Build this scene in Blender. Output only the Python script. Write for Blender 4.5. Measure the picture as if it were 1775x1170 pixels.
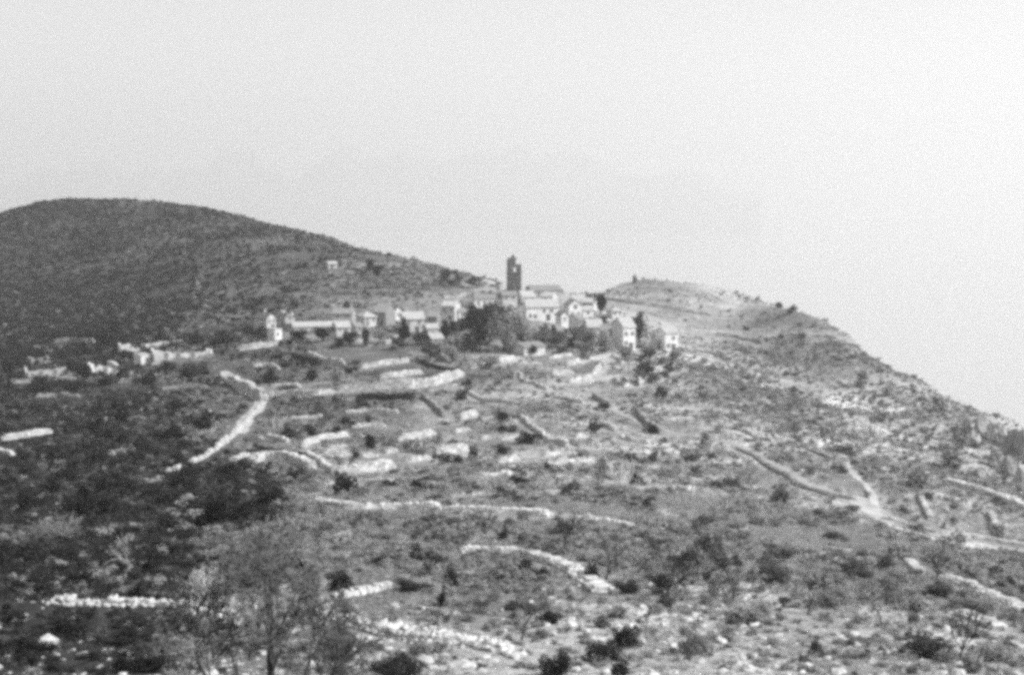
import bpy, bmesh, math, random
import numpy as np

for o in list(bpy.data.objects):
    bpy.data.objects.remove(o, do_unlink=True)
SC = bpy.context.scene
COL = SC.collection
R = math.radians
random.seed(7)
RNG = np.random.default_rng(11)

# ------------------------------------------------------------------ camera, sky, sun, exposure
W0, H0, F, HOR = 1775.0, 1170.0, 2438.0, 330.0          # photograph size, focal length in its pixels, horizon row
PITCH = math.atan((H0 / 2 - HOR) / F)
cam_d = bpy.data.cameras.new('camera')
cam_d.sensor_width = 36.0
cam_d.lens = 36.0 * F / W0
cam_d.clip_start, cam_d.clip_end = 0.5, 120000.0
cam = bpy.data.objects.new('camera', cam_d)
COL.objects.link(cam)
cam.location = (0, 0, 0)
cam.rotation_euler = (R(90) - PITCH, 0, 0)
SC.camera = cam

SUN_AZ, SUN_EL = 112.0, 40.0                             # degrees clockwise from the viewing direction (+Y)
world = bpy.data.worlds.new('World')
SC.world = world
world.use_nodes = True
wn = world.node_tree
wn.nodes.clear()
sky = wn.nodes.new('ShaderNodeTexSky')
sky.sky_type = 'NISHITA'
sky.sun_disc = False
sky.sun_elevation = R(SUN_EL)
sky.sun_rotation = R(SUN_AZ)
sky.altitude = 300
sky.air_density = 1.0
sky.dust_density = 1.0
bw = wn.nodes.new('ShaderNodeRGBToBW')                   # black-and-white film
bgn = wn.nodes.new('ShaderNodeBackground')
bgn.inputs['Strength'].default_value = 0.12
won = wn.nodes.new('ShaderNodeOutputWorld')
wn.links.new(sky.outputs[0], bw.inputs[0])
wn.links.new(bw.outputs[0], bgn.inputs['Color'])
wn.links.new(bgn.outputs[0], won.inputs['Surface'])

sun_d = bpy.data.lights.new('sun', 'SUN')
sun_d.energy = 4.0
sun_d.angle = R(0.5)
sun_d.color = (1.0, 1.0, 1.0)                            # neutral: the film is black and white
sun = bpy.data.objects.new('sun', sun_d)
COL.objects.link(sun)
sun.rotation_euler = (R(90 - SUN_EL), 0, R(180 - SUN_AZ))

SC.view_settings.view_transform = 'Standard'
SC.view_settings.look = 'None'
SC.view_settings.exposure = 0.70
SC.view_settings.gamma = 1.0
SC.view_settings.use_curve_mapping = False
SC.render.engine = 'CYCLES'
SC.cycles.use_denoising = False
SC.cycles.max_bounces = 5
SC.cycles.diffuse_bounces = 3
SC.cycles.volume_bounces = 2
SC.cycles.transparent_max_bounces = 8
SC.cycles.pixel_filter_type = 'GAUSSIAN'
SC.cycles.filter_width = 4.6                             # a soft lens
HAZE_DENSITY = 0.00022

# ------------------------------------------------------------------ terrain as a function
def ray(px, py):
    cx = (px - W0 / 2) / F
    cy = (H0 / 2 - py) / F
    c, s = math.cos(PITCH), math.sin(PITCH)
    return np.array([cx, c + cy * s, -s + cy * c])

def project(x, y, z):
    c, s = math.cos(PITCH), math.sin(PITCH)
    d = np.maximum(y * c - z * s, 0.1)
    up = y * s + z * c
    return W0 / 2 + F * x / d, H0 / 2 - F * up / d

# survey points of the hillside: bearing and depression read as picture position, and range in metres
CP = [(-150,1170,44),(160,1170,43),(500,1170,42),(887,1170,42),(1300,1170,43),(1775,1170,46),(1950,1170,48),
(-150,1040,60),(160,1040,60),(500,1050,58),(887,1050,58),(1300,1060,58),(1775,1080,66),(1950,1090,70),
(-150,940,95),(160,940,92),(500,940,85),(887,950,82),(1200,960,80),(1500,990,84),(1775,1010,100),(1950,1020,105),
(-150,850,170),(160,850,165),(500,860,120),(750,877,108),(950,888,104),(1200,880,118),(1500,905,132),(1775,950,150),(1950,960,155),
(-150,720,290),(160,720,280),(400,770,200),(640,810,168),(800,770,200),(1040,810,170),(1300,790,210),(1500,830,195),(1775,865,205),(1950,890,205),
(-150,640,400),(160,640,380),(400,690,300),(640,700,268),(800,690,275),(1040,700,265),(1300,690,300),(1500,740,275),(1700,800,250),(1950,850,250),
(-150,580,520),(160,580,500),(400,610,375),(640,650,318),(800,640,325),(1040,640,330),(1200,620,365),(1400,630,390),(1550,700,330),
(640,600,365),(850,600,365),(1050,600,375),
(160,480,690),(-150,480,700),(400,540,500),(600,560,420),(800,560,420),(1000,560,425),(1150,560,450),(1300,560,475),
(650,525,480),(800,525,465),(950,525,458),(1050,525,470),
(-100,400,850),(0,373,880),(80,353,880),(160,346,870),(320,355,830),(430,378,780),(560,415,720),(660,444,650),(760,468,590),(850,487,530),
(900,503,495),(960,503,490),(1010,512,492),(1050,503,520),(1100,489,545),(1150,487,550),(1230,497,540),(1280,508,530),(1330,523,512),(1380,538,492),(1430,556,470),(1480,588,440),
(1540,638,395),(1620,678,360),(1700,718,330),(1775,747,310),(1870,790,290),(1970,830,280),
(1600,735,300),(1700,765,285),(1775,795,268),(1870,830,250),(1440,585,432),(1520,640,375)]

def survey():
    P = []
    for px, py, r in CP:
        d = ray(px, py)
        P.append(tuple(d / math.hypot(d[0], d[1]) * r))
    for px, r0, z0 in [(-100,870,-25),(80,880,-7),(320,830,-9),(560,720,-25),(760,590,-34),(900,495,-35),(1010,492,-37),
                       (1150,550,-36),(1330,510,-41),(1480,440,-46),(1620,360,-51),(1775,310,-53),(1950,285,-57)]:
        d = ray(px, 500)
        d = d / math.hypot(d[0], d[1])
        k = max(0.0, min(1.0, (px - 900) / 900.0))
        for m, z in ((1.06, z0 - 4 - 3 * k), (1.2, z0 - 25 - 20 * k), (1.45, z0 - 80 - 60 * k), (1.9, -290), (2.6, -330)):
            P.append((d[0] * r0 * m, d[1] * r0 * m, z))
    for th in (-26, -13, 0, 13, 26):
        t = R(th)
        for r, z in ((3, -2.2), (8, -3.4), (18, -6.5)):
            P.append((r * math.sin(t), r * math.cos(t), z))
    return np.array(P)

def polar(x, y):
    r = np.maximum(np.hypot(x, y), 3.0)
    th = np.clip(np.degrees(np.arctan2(x, y)), -27, 27)
    return th / 7.0, np.log(r) * 3.6

def kern(d2):
    return np.where(d2 > 1e-12, d2 * np.log(np.maximum(d2, 1e-12)), 0.0)

SP = survey()
SU, SV = polar(SP[:, 0], SP[:, 1])
NS = len(SP)
_A = np.zeros((NS + 3, NS + 3))
_A[:NS, :NS] = kern((SU[:, None] - SU) ** 2 + (SV[:, None] - SV) ** 2) + np.eye(NS) * 0.012
_A[:NS, NS] = 1
_A[:NS, NS + 1] = SU
_A[:NS, NS + 2] = SV
_A[NS:, :NS] = _A[:NS, NS:].T
SW = np.linalg.solve(_A, np.concatenate([SP[:, 2] / (np.hypot(SP[:, 0], SP[:, 1]) + 20.0), np.zeros(3)]))

def hash2(ix, iy, s):
    n = (ix.astype(np.int64) * 374761393 + iy.astype(np.int64) * 668265263 + s * 974634777) & 0x7fffffff
    n = ((n ^ (n >> 13)) * 1274126177) & 0x7fffffff
    return ((n ^ (n >> 16)) & 0xffff) / 32767.5 - 1.0

def vnoise(x, y, s=0):
    ix, iy = np.floor(x), np.floor(y)
    fx, fy = x - ix, y - iy
    fx = fx * fx * (3 - 2 * fx)
    fy = fy * fy * (3 - 2 * fy)
    a, b = hash2(ix, iy, s), hash2(ix + 1, iy, s)
    c, d = hash2(ix, iy + 1, s), hash2(ix + 1, iy + 1, s)
    return (a + (b - a) * fx) * (1 - fy) + (c + (d - c) * fx) * fy

def fbm(x, y, sc, octv=3, s=0):
    t = 0
    a = 1.0
    for k in range(octv):
        t = t + a * vnoise(x / sc + 17.3 * k, y / sc - 9.1 * k, s + k)
        sc *= 0.5
        a *= 0.5
    return t

def ground(x, y):
    x = np.asarray(x, float)
    y = np.asarray(y, float)
    sh = x.shape
    x, y = x.ravel(), y.ravel()
    out = np.empty_like(x)
    for i in range(0, len(x), 20000):
        u, v = polar(x[i:i + 20000], y[i:i + 20000])
        out[i:i + 20000] = kern((u[:, None] - SU) ** 2 + (v[:, None] - SV) ** 2) @ SW[:NS] + SW[NS] + SW[NS + 1] * u + SW[NS + 2] * v
    r = np.hypot(x, y)
    z = out * (r + 20.0)
    th = np.abs(np.degrees(np.arctan2(x, y)))
    back = np.clip((th - 40) / 60, 0, 1)
    back = back * back * (3 - 2 * back)
    z = z * (1 - back) + back * np.clip(-2.2 + 0.12 * r, -3, 4.5)
    far = np.clip((r - 60) / 200, 0, 1)
    z = z + (0.25 + 0.5 * far) * np.clip(r / 40 - 0.3, 0, 1) * fbm(x, y, 22.0, 3, 3) + 0.10 * np.clip(r / 40 - 0.3, 0, 1) * fbm(x, y, 2.2, 2, 9) * (1 - 0.6 * far)
    z = z + (1.2 - .9 * np.clip(x / 60, 0, 1)) * np.clip((r - 420) / 200, 0, 1) * fbm(x, y, 45.0, 3, 5)
    # craggy cliff on the seaward shoulder
    px, py = project(x, y, z)
    cl = np.exp(-((px - 1760) / 130) ** 2 - ((r - 265) / 45) ** 2)
    z = z + cl * 2.6 * np.abs(fbm(x, y, 9.0, 3, 21))
    return z.reshape(sh)

_RR = np.exp(np.linspace(math.log(24), math.log(1500), 2600))
def hit(px, py):
    """point of the hillside seen at a picture position"""
    d = ray(px, py)
    h = math.hypot(d[0], d[1])
    dx, dy, dz = d / h
    z = ground(dx * _RR, dy * _RR)
    below = dz * _RR <= z
    k = np.nonzero(below)[0]
    if len(k) == 0:
        k = [int(np.argmin(dz * _RR - z))]
    r = _RR[k[0]]
    return np.array([dx * r, dy * r, float(z[k[0]])]), r

def gz(x, y):
    return float(ground(np.array([x]), np.array([y]))[0])

# what grows where: (picture position, scrub cover, albedo of the soil and turf, darkened at left for lens falloff, bare limestone)
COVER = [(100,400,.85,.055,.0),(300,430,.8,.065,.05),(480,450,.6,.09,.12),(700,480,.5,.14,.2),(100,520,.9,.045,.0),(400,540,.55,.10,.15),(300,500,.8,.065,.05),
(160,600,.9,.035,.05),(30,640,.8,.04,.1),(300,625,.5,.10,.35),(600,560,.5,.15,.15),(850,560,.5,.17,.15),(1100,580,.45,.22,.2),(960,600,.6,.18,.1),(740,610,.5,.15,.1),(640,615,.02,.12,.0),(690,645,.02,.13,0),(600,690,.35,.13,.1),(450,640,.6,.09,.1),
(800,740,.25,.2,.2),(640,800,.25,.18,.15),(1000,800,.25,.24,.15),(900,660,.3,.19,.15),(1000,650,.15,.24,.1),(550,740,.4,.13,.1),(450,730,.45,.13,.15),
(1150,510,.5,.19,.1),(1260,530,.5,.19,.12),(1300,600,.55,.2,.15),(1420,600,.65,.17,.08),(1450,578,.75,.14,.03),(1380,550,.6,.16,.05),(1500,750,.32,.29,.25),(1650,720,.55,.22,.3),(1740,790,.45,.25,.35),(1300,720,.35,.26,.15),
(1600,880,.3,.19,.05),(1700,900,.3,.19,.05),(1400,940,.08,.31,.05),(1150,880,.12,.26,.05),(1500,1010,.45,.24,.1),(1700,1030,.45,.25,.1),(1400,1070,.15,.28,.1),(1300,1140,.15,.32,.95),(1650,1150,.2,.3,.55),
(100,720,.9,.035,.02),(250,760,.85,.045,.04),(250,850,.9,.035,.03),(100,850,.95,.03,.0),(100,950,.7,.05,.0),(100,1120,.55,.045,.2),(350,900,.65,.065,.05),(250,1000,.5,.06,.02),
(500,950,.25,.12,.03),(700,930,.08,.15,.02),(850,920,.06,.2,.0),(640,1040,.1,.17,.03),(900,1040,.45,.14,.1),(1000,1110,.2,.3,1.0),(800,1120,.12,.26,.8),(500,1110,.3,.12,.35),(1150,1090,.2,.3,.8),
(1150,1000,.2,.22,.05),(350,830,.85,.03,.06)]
CV = np.array(COVER)
def cover(x, y, z):
    px, py = project(x, y, z)
    px = px + 45 * fbm(x, y, 30.0, 2, 31)
    py = py + 25 * fbm(x, y, 30.0, 2, 37)
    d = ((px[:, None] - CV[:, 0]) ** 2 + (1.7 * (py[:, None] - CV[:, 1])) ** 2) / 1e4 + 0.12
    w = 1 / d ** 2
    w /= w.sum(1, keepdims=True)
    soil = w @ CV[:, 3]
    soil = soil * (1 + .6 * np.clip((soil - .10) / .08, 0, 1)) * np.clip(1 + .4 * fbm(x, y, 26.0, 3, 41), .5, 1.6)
    return w @ CV[:, 2], soil, w @ CV[:, 4]

# ------------------------------------------------------------------ materials (all grey: a black-and-white print)
MATS = {}
def mat(name, v, rough=0.9, var=0.35, scale=3.0, bump=0.0, bscale=8.0, rand=0.0, island=0.0, translucent=0.0):
    m = bpy.data.materials.new(name)
    m.use_nodes = True
    nt = m.node_tree
    b = nt.nodes['Principled BSDF']
    b.inputs['Roughness'].default_value = rough
    b.inputs['Specular IOR Level'].default_value = 0.15
    tc = nt.nodes.new('ShaderNodeTexCoord')
    nz = nt.nodes.new('ShaderNodeTexNoise')
    nz.inputs['Scale'].default_value = scale
    nz.inputs['Detail'].default_value = 5
    nt.links.new(tc.outputs['Object'], nz.inputs['Vector'])
    mr = nt.nodes.new('ShaderNodeMapRange')
    mr.inputs['From Min'].default_value = 0.3
    mr.inputs['From Max'].default_value = 0.7
    mr.inputs['To Min'].default_value = v * (1 - var)
    mr.inputs['To Max'].default_value = v * (1 + var)
    nt.links.new(nz.outputs['Fac'], mr.inputs['Value'])
    out = mr.outputs[0]
    def mul(sock, lo, hi):
        q = nt.nodes.new('ShaderNodeMapRange')
        q.inputs['To Min'].default_value = lo
        q.inputs['To Max'].default_value = hi
        nt.links.new(sock, q.inputs['Value'])
        p = nt.nodes.new('ShaderNodeMath')
        p.operation = 'MULTIPLY'
        nt.links.new(out, p.inputs[0])
        nt.links.new(q.outputs[0], p.inputs[1])
        return p.outputs[0]
    if rand:
        oi = nt.nodes.new('ShaderNodeObjectInfo')
        out = mul(oi.outputs['Random'], 1 - rand, 1 + rand)
    if island:
        ge = nt.nodes.new('ShaderNodeNewGeometry')
        out = mul(ge.outputs['Random Per Island'], 1 - island, 1 + island)
    nt.links.new(out, b.inputs['Base Color'])
    if bump:
        n2 = nt.nodes.new('ShaderNodeTexNoise')
        n2.inputs['Scale'].default_value = bscale
        n2.inputs['Detail'].default_value = 6
        nt.links.new(tc.outputs['Object'], n2.inputs['Vector'])
        bp = nt.nodes.new('ShaderNodeBump')
        bp.inputs['Strength'].default_value = bump
        bp.inputs['Distance'].default_value = 0.1
        nt.links.new(n2.outputs['Fac'], bp.inputs['Height'])
        nt.links.new(bp.outputs[0], b.inputs['Normal'])
    if translucent:
        t = nt.nodes.new('ShaderNodeBsdfTranslucent')
        nt.links.new(out, t.inputs['Color'])
        mx = nt.nodes.new('ShaderNodeMixShader')
        mx.inputs[0].default_value = translucent
        o = nt.nodes['Material Output']
        nt.links.new(b.outputs[0], mx.inputs[1])
        nt.links.new(t.outputs[0], mx.inputs[2])
        nt.links.new(mx.outputs[0], o.inputs['Surface'])
    MATS[name] = m
    return m

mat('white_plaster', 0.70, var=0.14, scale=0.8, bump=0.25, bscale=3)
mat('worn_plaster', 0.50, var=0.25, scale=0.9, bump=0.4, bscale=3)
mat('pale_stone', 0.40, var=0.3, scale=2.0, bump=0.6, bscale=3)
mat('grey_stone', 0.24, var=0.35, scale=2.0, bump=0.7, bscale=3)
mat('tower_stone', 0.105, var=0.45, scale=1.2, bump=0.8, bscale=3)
mat('pale_tiles', 0.42, var=0.25, scale=2.5, bump=0.5, bscale=5)
mat('mid_tiles', 0.25, var=0.3, scale=2.5, bump=0.5, bscale=5)
mat('dark_tiles', 0.13, var=0.3, scale=2.5, bump=0.5, bscale=5)
mat('opening_shade', 0.17, var=0.3)  # dark panels on closed walls, painted as the shade in window openings
mat('shutter', 0.16, var=0.2)
mat('wood', 0.09, var=0.3)
mat('limestone', 0.52, var=0.3, scale=2.5, bump=0.7, bscale=6, rand=0.15)
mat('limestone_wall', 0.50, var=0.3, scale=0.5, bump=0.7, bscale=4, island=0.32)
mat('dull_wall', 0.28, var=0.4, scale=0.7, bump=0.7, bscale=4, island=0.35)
mat('wall_core', 0.30, var=0.4, scale=1.0, bump=0.8, bscale=4)
mat('leaf_dark', 0.033, var=0.3, scale=1.5, rand=0.35, island=0.4, translucent=0.15)
mat('leaf_mid', 0.11, var=0.3, scale=1.5, rand=0.35, island=0.4, translucent=0.2)
mat('straw', 0.40, var=0.25, scale=3, rand=0.25, island=0.3)
mat('leaf_grey', 0.29, var=0.3, scale=1.5, rand=0.3, island=0.4, translucent=0.2)
mat('twig', 0.13, var=0.3, scale=3, rand=0.25, island=0.3)
mat('pale_twig', 0.25, var=0.3, scale=3, rand=0.25, island=0.3)
mat('dark_twig', 0.06, var=0.3, scale=3, rand=0.2, island=0.3)
mat('bark', 0.055, var=0.4, scale=4, bump=0.6, bscale=14)
mat('dry_grass', 0.36, var=0.3, scale=2, rand=0.3, island=0.3, translucent=0.25)
mat('rank_grass', 0.08, var=0.3, scale=2, rand=0.3, island=0.3, translucent=0.25)
mat('track', 0.42, var=0.3, scale=0.4, bump=0.5, bscale=3)
mat('tilled', 0.15, var=0.2, scale=0.5, bump=0.6, bscale=4)
mat('pale_soil', 0.33, var=0.2, scale=0.4, bump=0.5, bscale=3)

def ground_mat():
    m = bpy.data.materials.new('hillside')
    m.use_nodes = True
    nt = m.node_tree
    b = nt.nodes['Principled BSDF']
    b.inputs['Roughness'].default_value = 0.95
    b.inputs['Specular IOR Level'].default_value = 0.1
    L = nt.links.new
    tc = nt.nodes.new('ShaderNodeTexCoord')
    at = nt.nodes.new('ShaderNodeAttribute')
    at.attribute_name = 'soil'
    ar = nt.nodes.new('ShaderNodeAttribute')
    ar.attribute_name = 'rock'
    def noise(s, d=6):
        q = nt.nodes.new('ShaderNodeTexNoise')
        q.inputs['Scale'].default_value = s
        q.inputs['Detail'].default_value = d
        q.inputs['Roughness'].default_value = 0.65
        L(tc.outputs['Object'], q.inputs['Vector'])
        return q.outputs['Fac']
    def rng(s, a, bb, c, d):
        q = nt.nodes.new('ShaderNodeMapRange')
        for k, v in zip(('From Min', 'From Max', 'To Min', 'To Max'), (a, bb, c, d)):
            q.inputs[k].default_value = v
        L(s, q.inputs['Value'])
        return q.outputs[0]
    def mth(op, a, c):
        q = nt.nodes.new('ShaderNodeMath')
        q.operation = op
        for i, v in enumerate((a, c)):
            if isinstance(v, (int, float)):
                q.inputs[i].default_value = v
            else:
                L(v, q.inputs[i])
        return q.outputs[0]
    big, med, fine = noise(0.07), noise(0.45), noise(2.6)
    v = mth('MULTIPLY', at.outputs['Fac'], rng(big, 0.3, 0.7, 0.65, 1.35))
    v = mth('MULTIPLY', v, rng(med, 0.3, 0.7, 0.6, 1.4))
    v = mth('MULTIPLY', v, rng(fine, 0.3, 0.7, 0.7, 1.3))
    thr = rng(ar.outputs['Fac'], 0, 1, 0.70, 0.42)
    rk = mth('SUBTRACT', noise(0.9, 8), thr)
    rk = rng(rk, 0.0, 0.05, 0.0, 1.0)
    mx = nt.nodes.new('ShaderNodeMix')
    mx.data_type = 'FLOAT'
    L(rk, mx.inputs[0])
    L(v, mx.inputs[2])
    L(rng(fine, 0.3, 0.7, 0.32, 0.56), mx.inputs[3])
    L(mx.outputs[0], b.inputs['Base Color'])
    bp = nt.nodes.new('ShaderNodeBump')
    bp.inputs['Strength'].default_value = 0.8
    bp.inputs['Distance'].default_value = 0.35
    L(mth('ADD', mth('ADD', med, fine), mth('MULTIPLY', rk, 0.5)), bp.inputs['Height'])
    L(bp.outputs[0], b.inputs['Normal'])
    return m

# ------------------------------------------------------------------ mesh helpers
class MB:
    def __init__(s):
        s.v, s.f = [], []
    def add(s, vs, fs):
        n = len(s.v)
        s.v.extend(tuple(map(float, p)) for p in vs)
        s.f.extend(tuple(i + n for i in f) for f in fs)
    def box(s, x0, x1, y0, y1, z0, z1):
        s.add([(x0, y0, z0), (x1, y0, z0), (x1, y1, z0), (x0, y1, z0), (x0, y0, z1), (x1, y0, z1), (x1, y1, z1), (x0, y1, z1)],
              [(0, 3, 2, 1), (4, 5, 6, 7), (0, 1, 5, 4), (1, 2, 6, 5), (2, 3, 7, 6), (3, 0, 4, 7)])
    def tube(s, pts, rad, n=5):
        pts = [np.asarray(p, float) for p in pts]
        base = len(s.v)
        for i, p in enumerate(pts):
            t = pts[min(i + 1, len(pts) - 1)] - pts[max(i - 1, 0)]
            t /= (np.linalg.norm(t) + 1e-9)
            a = np.cross(t, (0.3, 0.9, 0.2) if abs(t[2]) > .8 else (0, 0, 1))
            a /= np.linalg.norm(a)
            c = np.cross(t, a)
            for k in range(n):
                q = 2 * math.pi * k / n
                s.v.append(tuple(p + rad[i] * (math.cos(q) * a + math.sin(q) * c)))
        for i in range(len(pts) - 1):
            for k in range(n):
                s.f.append((base + i * n + k, base + i * n + (k + 1) % n, base + (i + 1) * n + (k + 1) % n, base + (i + 1) * n + k))
        s.f.append(tuple(base + (len(pts) - 1) * n + k for k in range(n)))
    def mesh(s, name, m):
        me = bpy.data.meshes.new(name)
        me.from_pydata(s.v, [], s.f)
        me.update()
        if m:
            me.materials.append(MATS[m] if isinstance(m, str) else m)
        return me
    def build(s, name, m, parent=None):
        return link(name, s.mesh(name, m), parent)

def link(name, me, parent=None):
    o = bpy.data.objects.new(name, me)
    COL.objects.link(o)
    if parent is not None:
        o.parent = parent
    return o

def tag(o, label=None, cat=None, group=None, kind=None):
    if label: o['label'] = label
    if cat: o['category'] = cat
    if group: o['group'] = group
    if kind: o['kind'] = kind
    return o

def empty(name, loc, rz=0.0):
    o = bpy.data.objects.new(name, None)
    o.empty_display_size = 0.2
    o.location = loc
    o.rotation_euler = (0, 0, rz)
    COL.objects.link(o)
    return o

def np_mesh(name, verts, quads, m, smooth=False):
    me = bpy.data.meshes.new(name)
    me.from_pydata(verts.tolist() if len(verts) < 200000 else [], [], quads.tolist() if len(verts) < 200000 else [])
    if len(verts) >= 200000:
        me.vertices.add(len(verts))
        me.vertices.foreach_set('co', verts.astype(np.float32).ravel())
        nq = len(quads)
        me.loops.add(nq * 4)
        me.loops.foreach_set('vertex_index', quads.astype(np.int32).ravel())
        me.polygons.add(nq)
        me.polygons.foreach_set('loop_start', np.arange(nq, dtype=np.int32) * 4)
        me.update(calc_edges=True)
    if smooth:
        me.polygons.foreach_set('use_smooth', np.ones(len(me.polygons), dtype=bool))
    if m:
        me.materials.append(MATS[m] if isinstance(m, str) else m)
    me.update()
    return me

# ------------------------------------------------------------------ the hillside, one sheet
th_in = np.radians(np.linspace(-25, 25, 470))
th_out = np.radians(np.concatenate([np.linspace(26, 180, 50)]))
TH = np.concatenate([-th_out[::-1], th_in, th_out])
RD = np.exp(np.linspace(math.log(2.0), math.log(26), 25))[:-1]
RD = np.concatenate([RD, np.exp(np.linspace(math.log(26), math.log(900), 640)), np.linspace(930, 2600, 30)])
gx = np.sin(TH)[None, :] * RD[:, None]
gy = np.cos(TH)[None, :] * RD[:, None]
gzv = ground(gx, gy)
V = np.stack([gx.ravel(), gy.ravel(), gzv.ravel()], 1)
nr, nt_ = gx.shape
ii, jj = np.meshgrid(np.arange(nr - 1), np.arange(nt_ - 1), indexing='ij')
Q = np.stack([ii * nt_ + jj, (ii + 1) * nt_ + jj, (ii + 1) * nt_ + jj + 1, ii * nt_ + jj + 1], -1).reshape(-1, 4)[:, ::-1]
GM = ground_mat()
me = np_mesh('hillside', V, Q, GM, smooth=True)
cs, ct, crk = cover(V[:, 0], V[:, 1], V[:, 2])
# tilled plots, bare earth and stony patches: (outline, soil albedo, bare limestone)
PLOTS = [([(552,614),(600,604),(690,604),(712,618),(640,628),(596,630)], .13, 0), ([(650,640),(712,630),(730,636),(728,645),(660,652)], .12, 0),
         ([(690,668),(770,650),(800,644),(760,652),(735,660)], .13, 0), ([(716,700),(740,694),(770,722),(764,735),(728,736)], .34, .3), ([(757,752),(808,748),(810,766),(756,770)], .33, .2),
         ([(552,780),(590,768),(616,784),(600,794),(565,792)], .5, .3), ([(935,838),(975,826),(1020,830),(1046,850),(1010,862),(945,862)], .40, .2), ([(1290,925),(1420,905),(1560,945),(1520,968),(1380,958)], .36, .1),
         ([(1425,835),(1470,815),(1508,850),(1490,860)], .22, .05), ([(985,645),(1030,622),(1042,628),(1010,650)], .16, 0), ([(388,648),(420,658),(462,688),(440,695),(405,680)], .42, .4), ([(340,480),(355,470),(342,520),(330,545)], .25, .3),
         ([(335,520),(400,500),(420,505),(350,535)], .15, .25), ([(290,545),(370,530),(480,545),(400,560)], .15, .25), ([(430,490),(540,500),(560,515),(450,515)], .15, .25), ([(940,880),(1000,870),(1100,900),(1040,915)], .3, .5), ([(1100,880),(1250,850),(1290,870),(1200,905)], .32, .1),
         ([(560,1010),(640,1000),(760,1030),(700,1060),(600,1060)], .19, 0), ([(900,1030),(1010,990),(1060,1020),(1000,1050)], .28, .3), ([(640,690),(715,690),(712,745),(640,730)], .18, .1),
         ([(600,802),(660,796),(678,806),(590,814)], .42, .2), ([(690,742),(755,738),(755,748),(690,752)], .32, .1), ([(756,772),(812,768),(814,778),(756,782)], .40, .1), ([(640,666),(700,655),(742,655),(700,667)], .33, .1),
         ([(450,668),(580,664),(582,676),(455,682)], .24, .1), ([(905,722),(960,730),(1000,760),(960,764)], .32, .2), ([(1030,728),(1080,736),(1130,762),(1070,758)], .36, .3), ([(560,866),(700,868),(760,874),(570,874)], .26, .1),
         ([(455,780),(520,776),(524,796),(460,792)], .28, .1), ([(530,764),(600,745),(604,752),(540,766)], .34, .1), ([(690,700),(714,700),(716,735),(690,735)], .2, .1), ([(800,700),(900,706),(900,716),(830,716)], .24, .1), ([(830,764),(930,760),(930,776),(840,778)], .26, .1), ([(800,940),(900,944),(990,978),(900,958)], .24, .1),
         ([(830,530),(960,520),(1060,560),(1000,640),(850,610)], .24, .3), ([(560,540),(760,540),(770,600),(570,590)], .19, .2)]
def inside(x, y, poly):
    c = np.zeros(x.shape, bool)
    n = len(poly)
    for i in range(n):
        x1, y1 = poly[i]
        x2, y2 = poly[(i + 1) % n]
        cond = ((y1 > y) != (y2 > y)) & (x < (x2 - x1) * (y - y1) / (y2 - y1 + 1e-12) + x1)
        c ^= cond
    return c
PLOTS_W = [([tuple(hit(px, py)[0][:2]) for px, py in pl], v, k) for pl, v, k in PLOTS]
jx = V[:, 0] + 0.9 * fbm(V[:, 0], V[:, 1], 5.0, 2, 51)
jy = V[:, 1] + 0.9 * fbm(V[:, 0], V[:, 1], 5.0, 2, 57)
for pl, v, k in PLOTS_W:
    q = inside(jx, jy, pl)
    ct[q] = v
    crk[q] = k
behind = V[:, 1] < 5
ct[behind] = 0.2
crk[behind] = 0.2
for nm, arr in (('soil', ct), ('rock', crk)):
    a = me.attributes.new(nm, 'FLOAT', 'POINT')
    a.data.foreach_set('value', arr.astype(np.float32))
tag(link('hillside', me), kind='structure')

SEA_Z = -370.0
sm = bpy.data.materials.new('sea_water')
sm.use_nodes = True
b = sm.node_tree.nodes['Principled BSDF']
b.inputs['Base Color'].default_value = (.36, .36, .36, 1)  # paler than water: haze and glitter are put into the colour
b.inputs["Roughness"].default_value = 0.15
mb = MB()
ns = 64
mb.add([(0, 0, SEA_Z)] + [(42000 * math.cos(2 * math.pi * k / ns), 42000 * math.sin(2 * math.pi * k / ns), SEA_Z) for k in range(ns)],
       [(0, k + 1, (k + 1) % ns + 1) for k in range(ns)])
tag(mb.build('sea', sm), kind='structure')

# far coast across the water
def far_coast():
    n, mrow = 140, 10
    vs, fs = [], []
    for i in range(n):
        th = R(-24 + 34 * i / (n - 1))
        prof = math.sin(math.pi * i / (n - 1)) ** 0.7
        hgt = (430 + 260 * prof) * (1 + 0.25 * float(vnoise(np.array(i / 9.0), np.array(2.0), 4)) + 0.1 * float(vnoise(np.array(i / 3.0), np.array(5.0), 6)))
        for j in range(mrow):
            q = j / (mrow - 1)
            r = 12500 + 4000 * q
            vs.append((r * math.sin(th), r * math.cos(th), SEA_Z - 4 + hgt * math.sin(math.pi * min(q * 0.62, 1)) ** 1.2 * (1 + 0.12 * float(vnoise(np.array(i / 4.0), np.array(j * 1.0), 8)))))
    for i in range(n - 1):
        for j in range(mrow - 1):
            fs.append((i * mrow + j, (i + 1) * mrow + j, (i + 1) * mrow + j + 1, i * mrow + j + 1))
    mb = MB()
    mb.add(vs, fs)
    m = mat('far_land', 0.12, var=0.3, scale=0.001)
    o = mb.build('mountains', m)
    tag(o, kind='structure')
far_coast()

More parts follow.
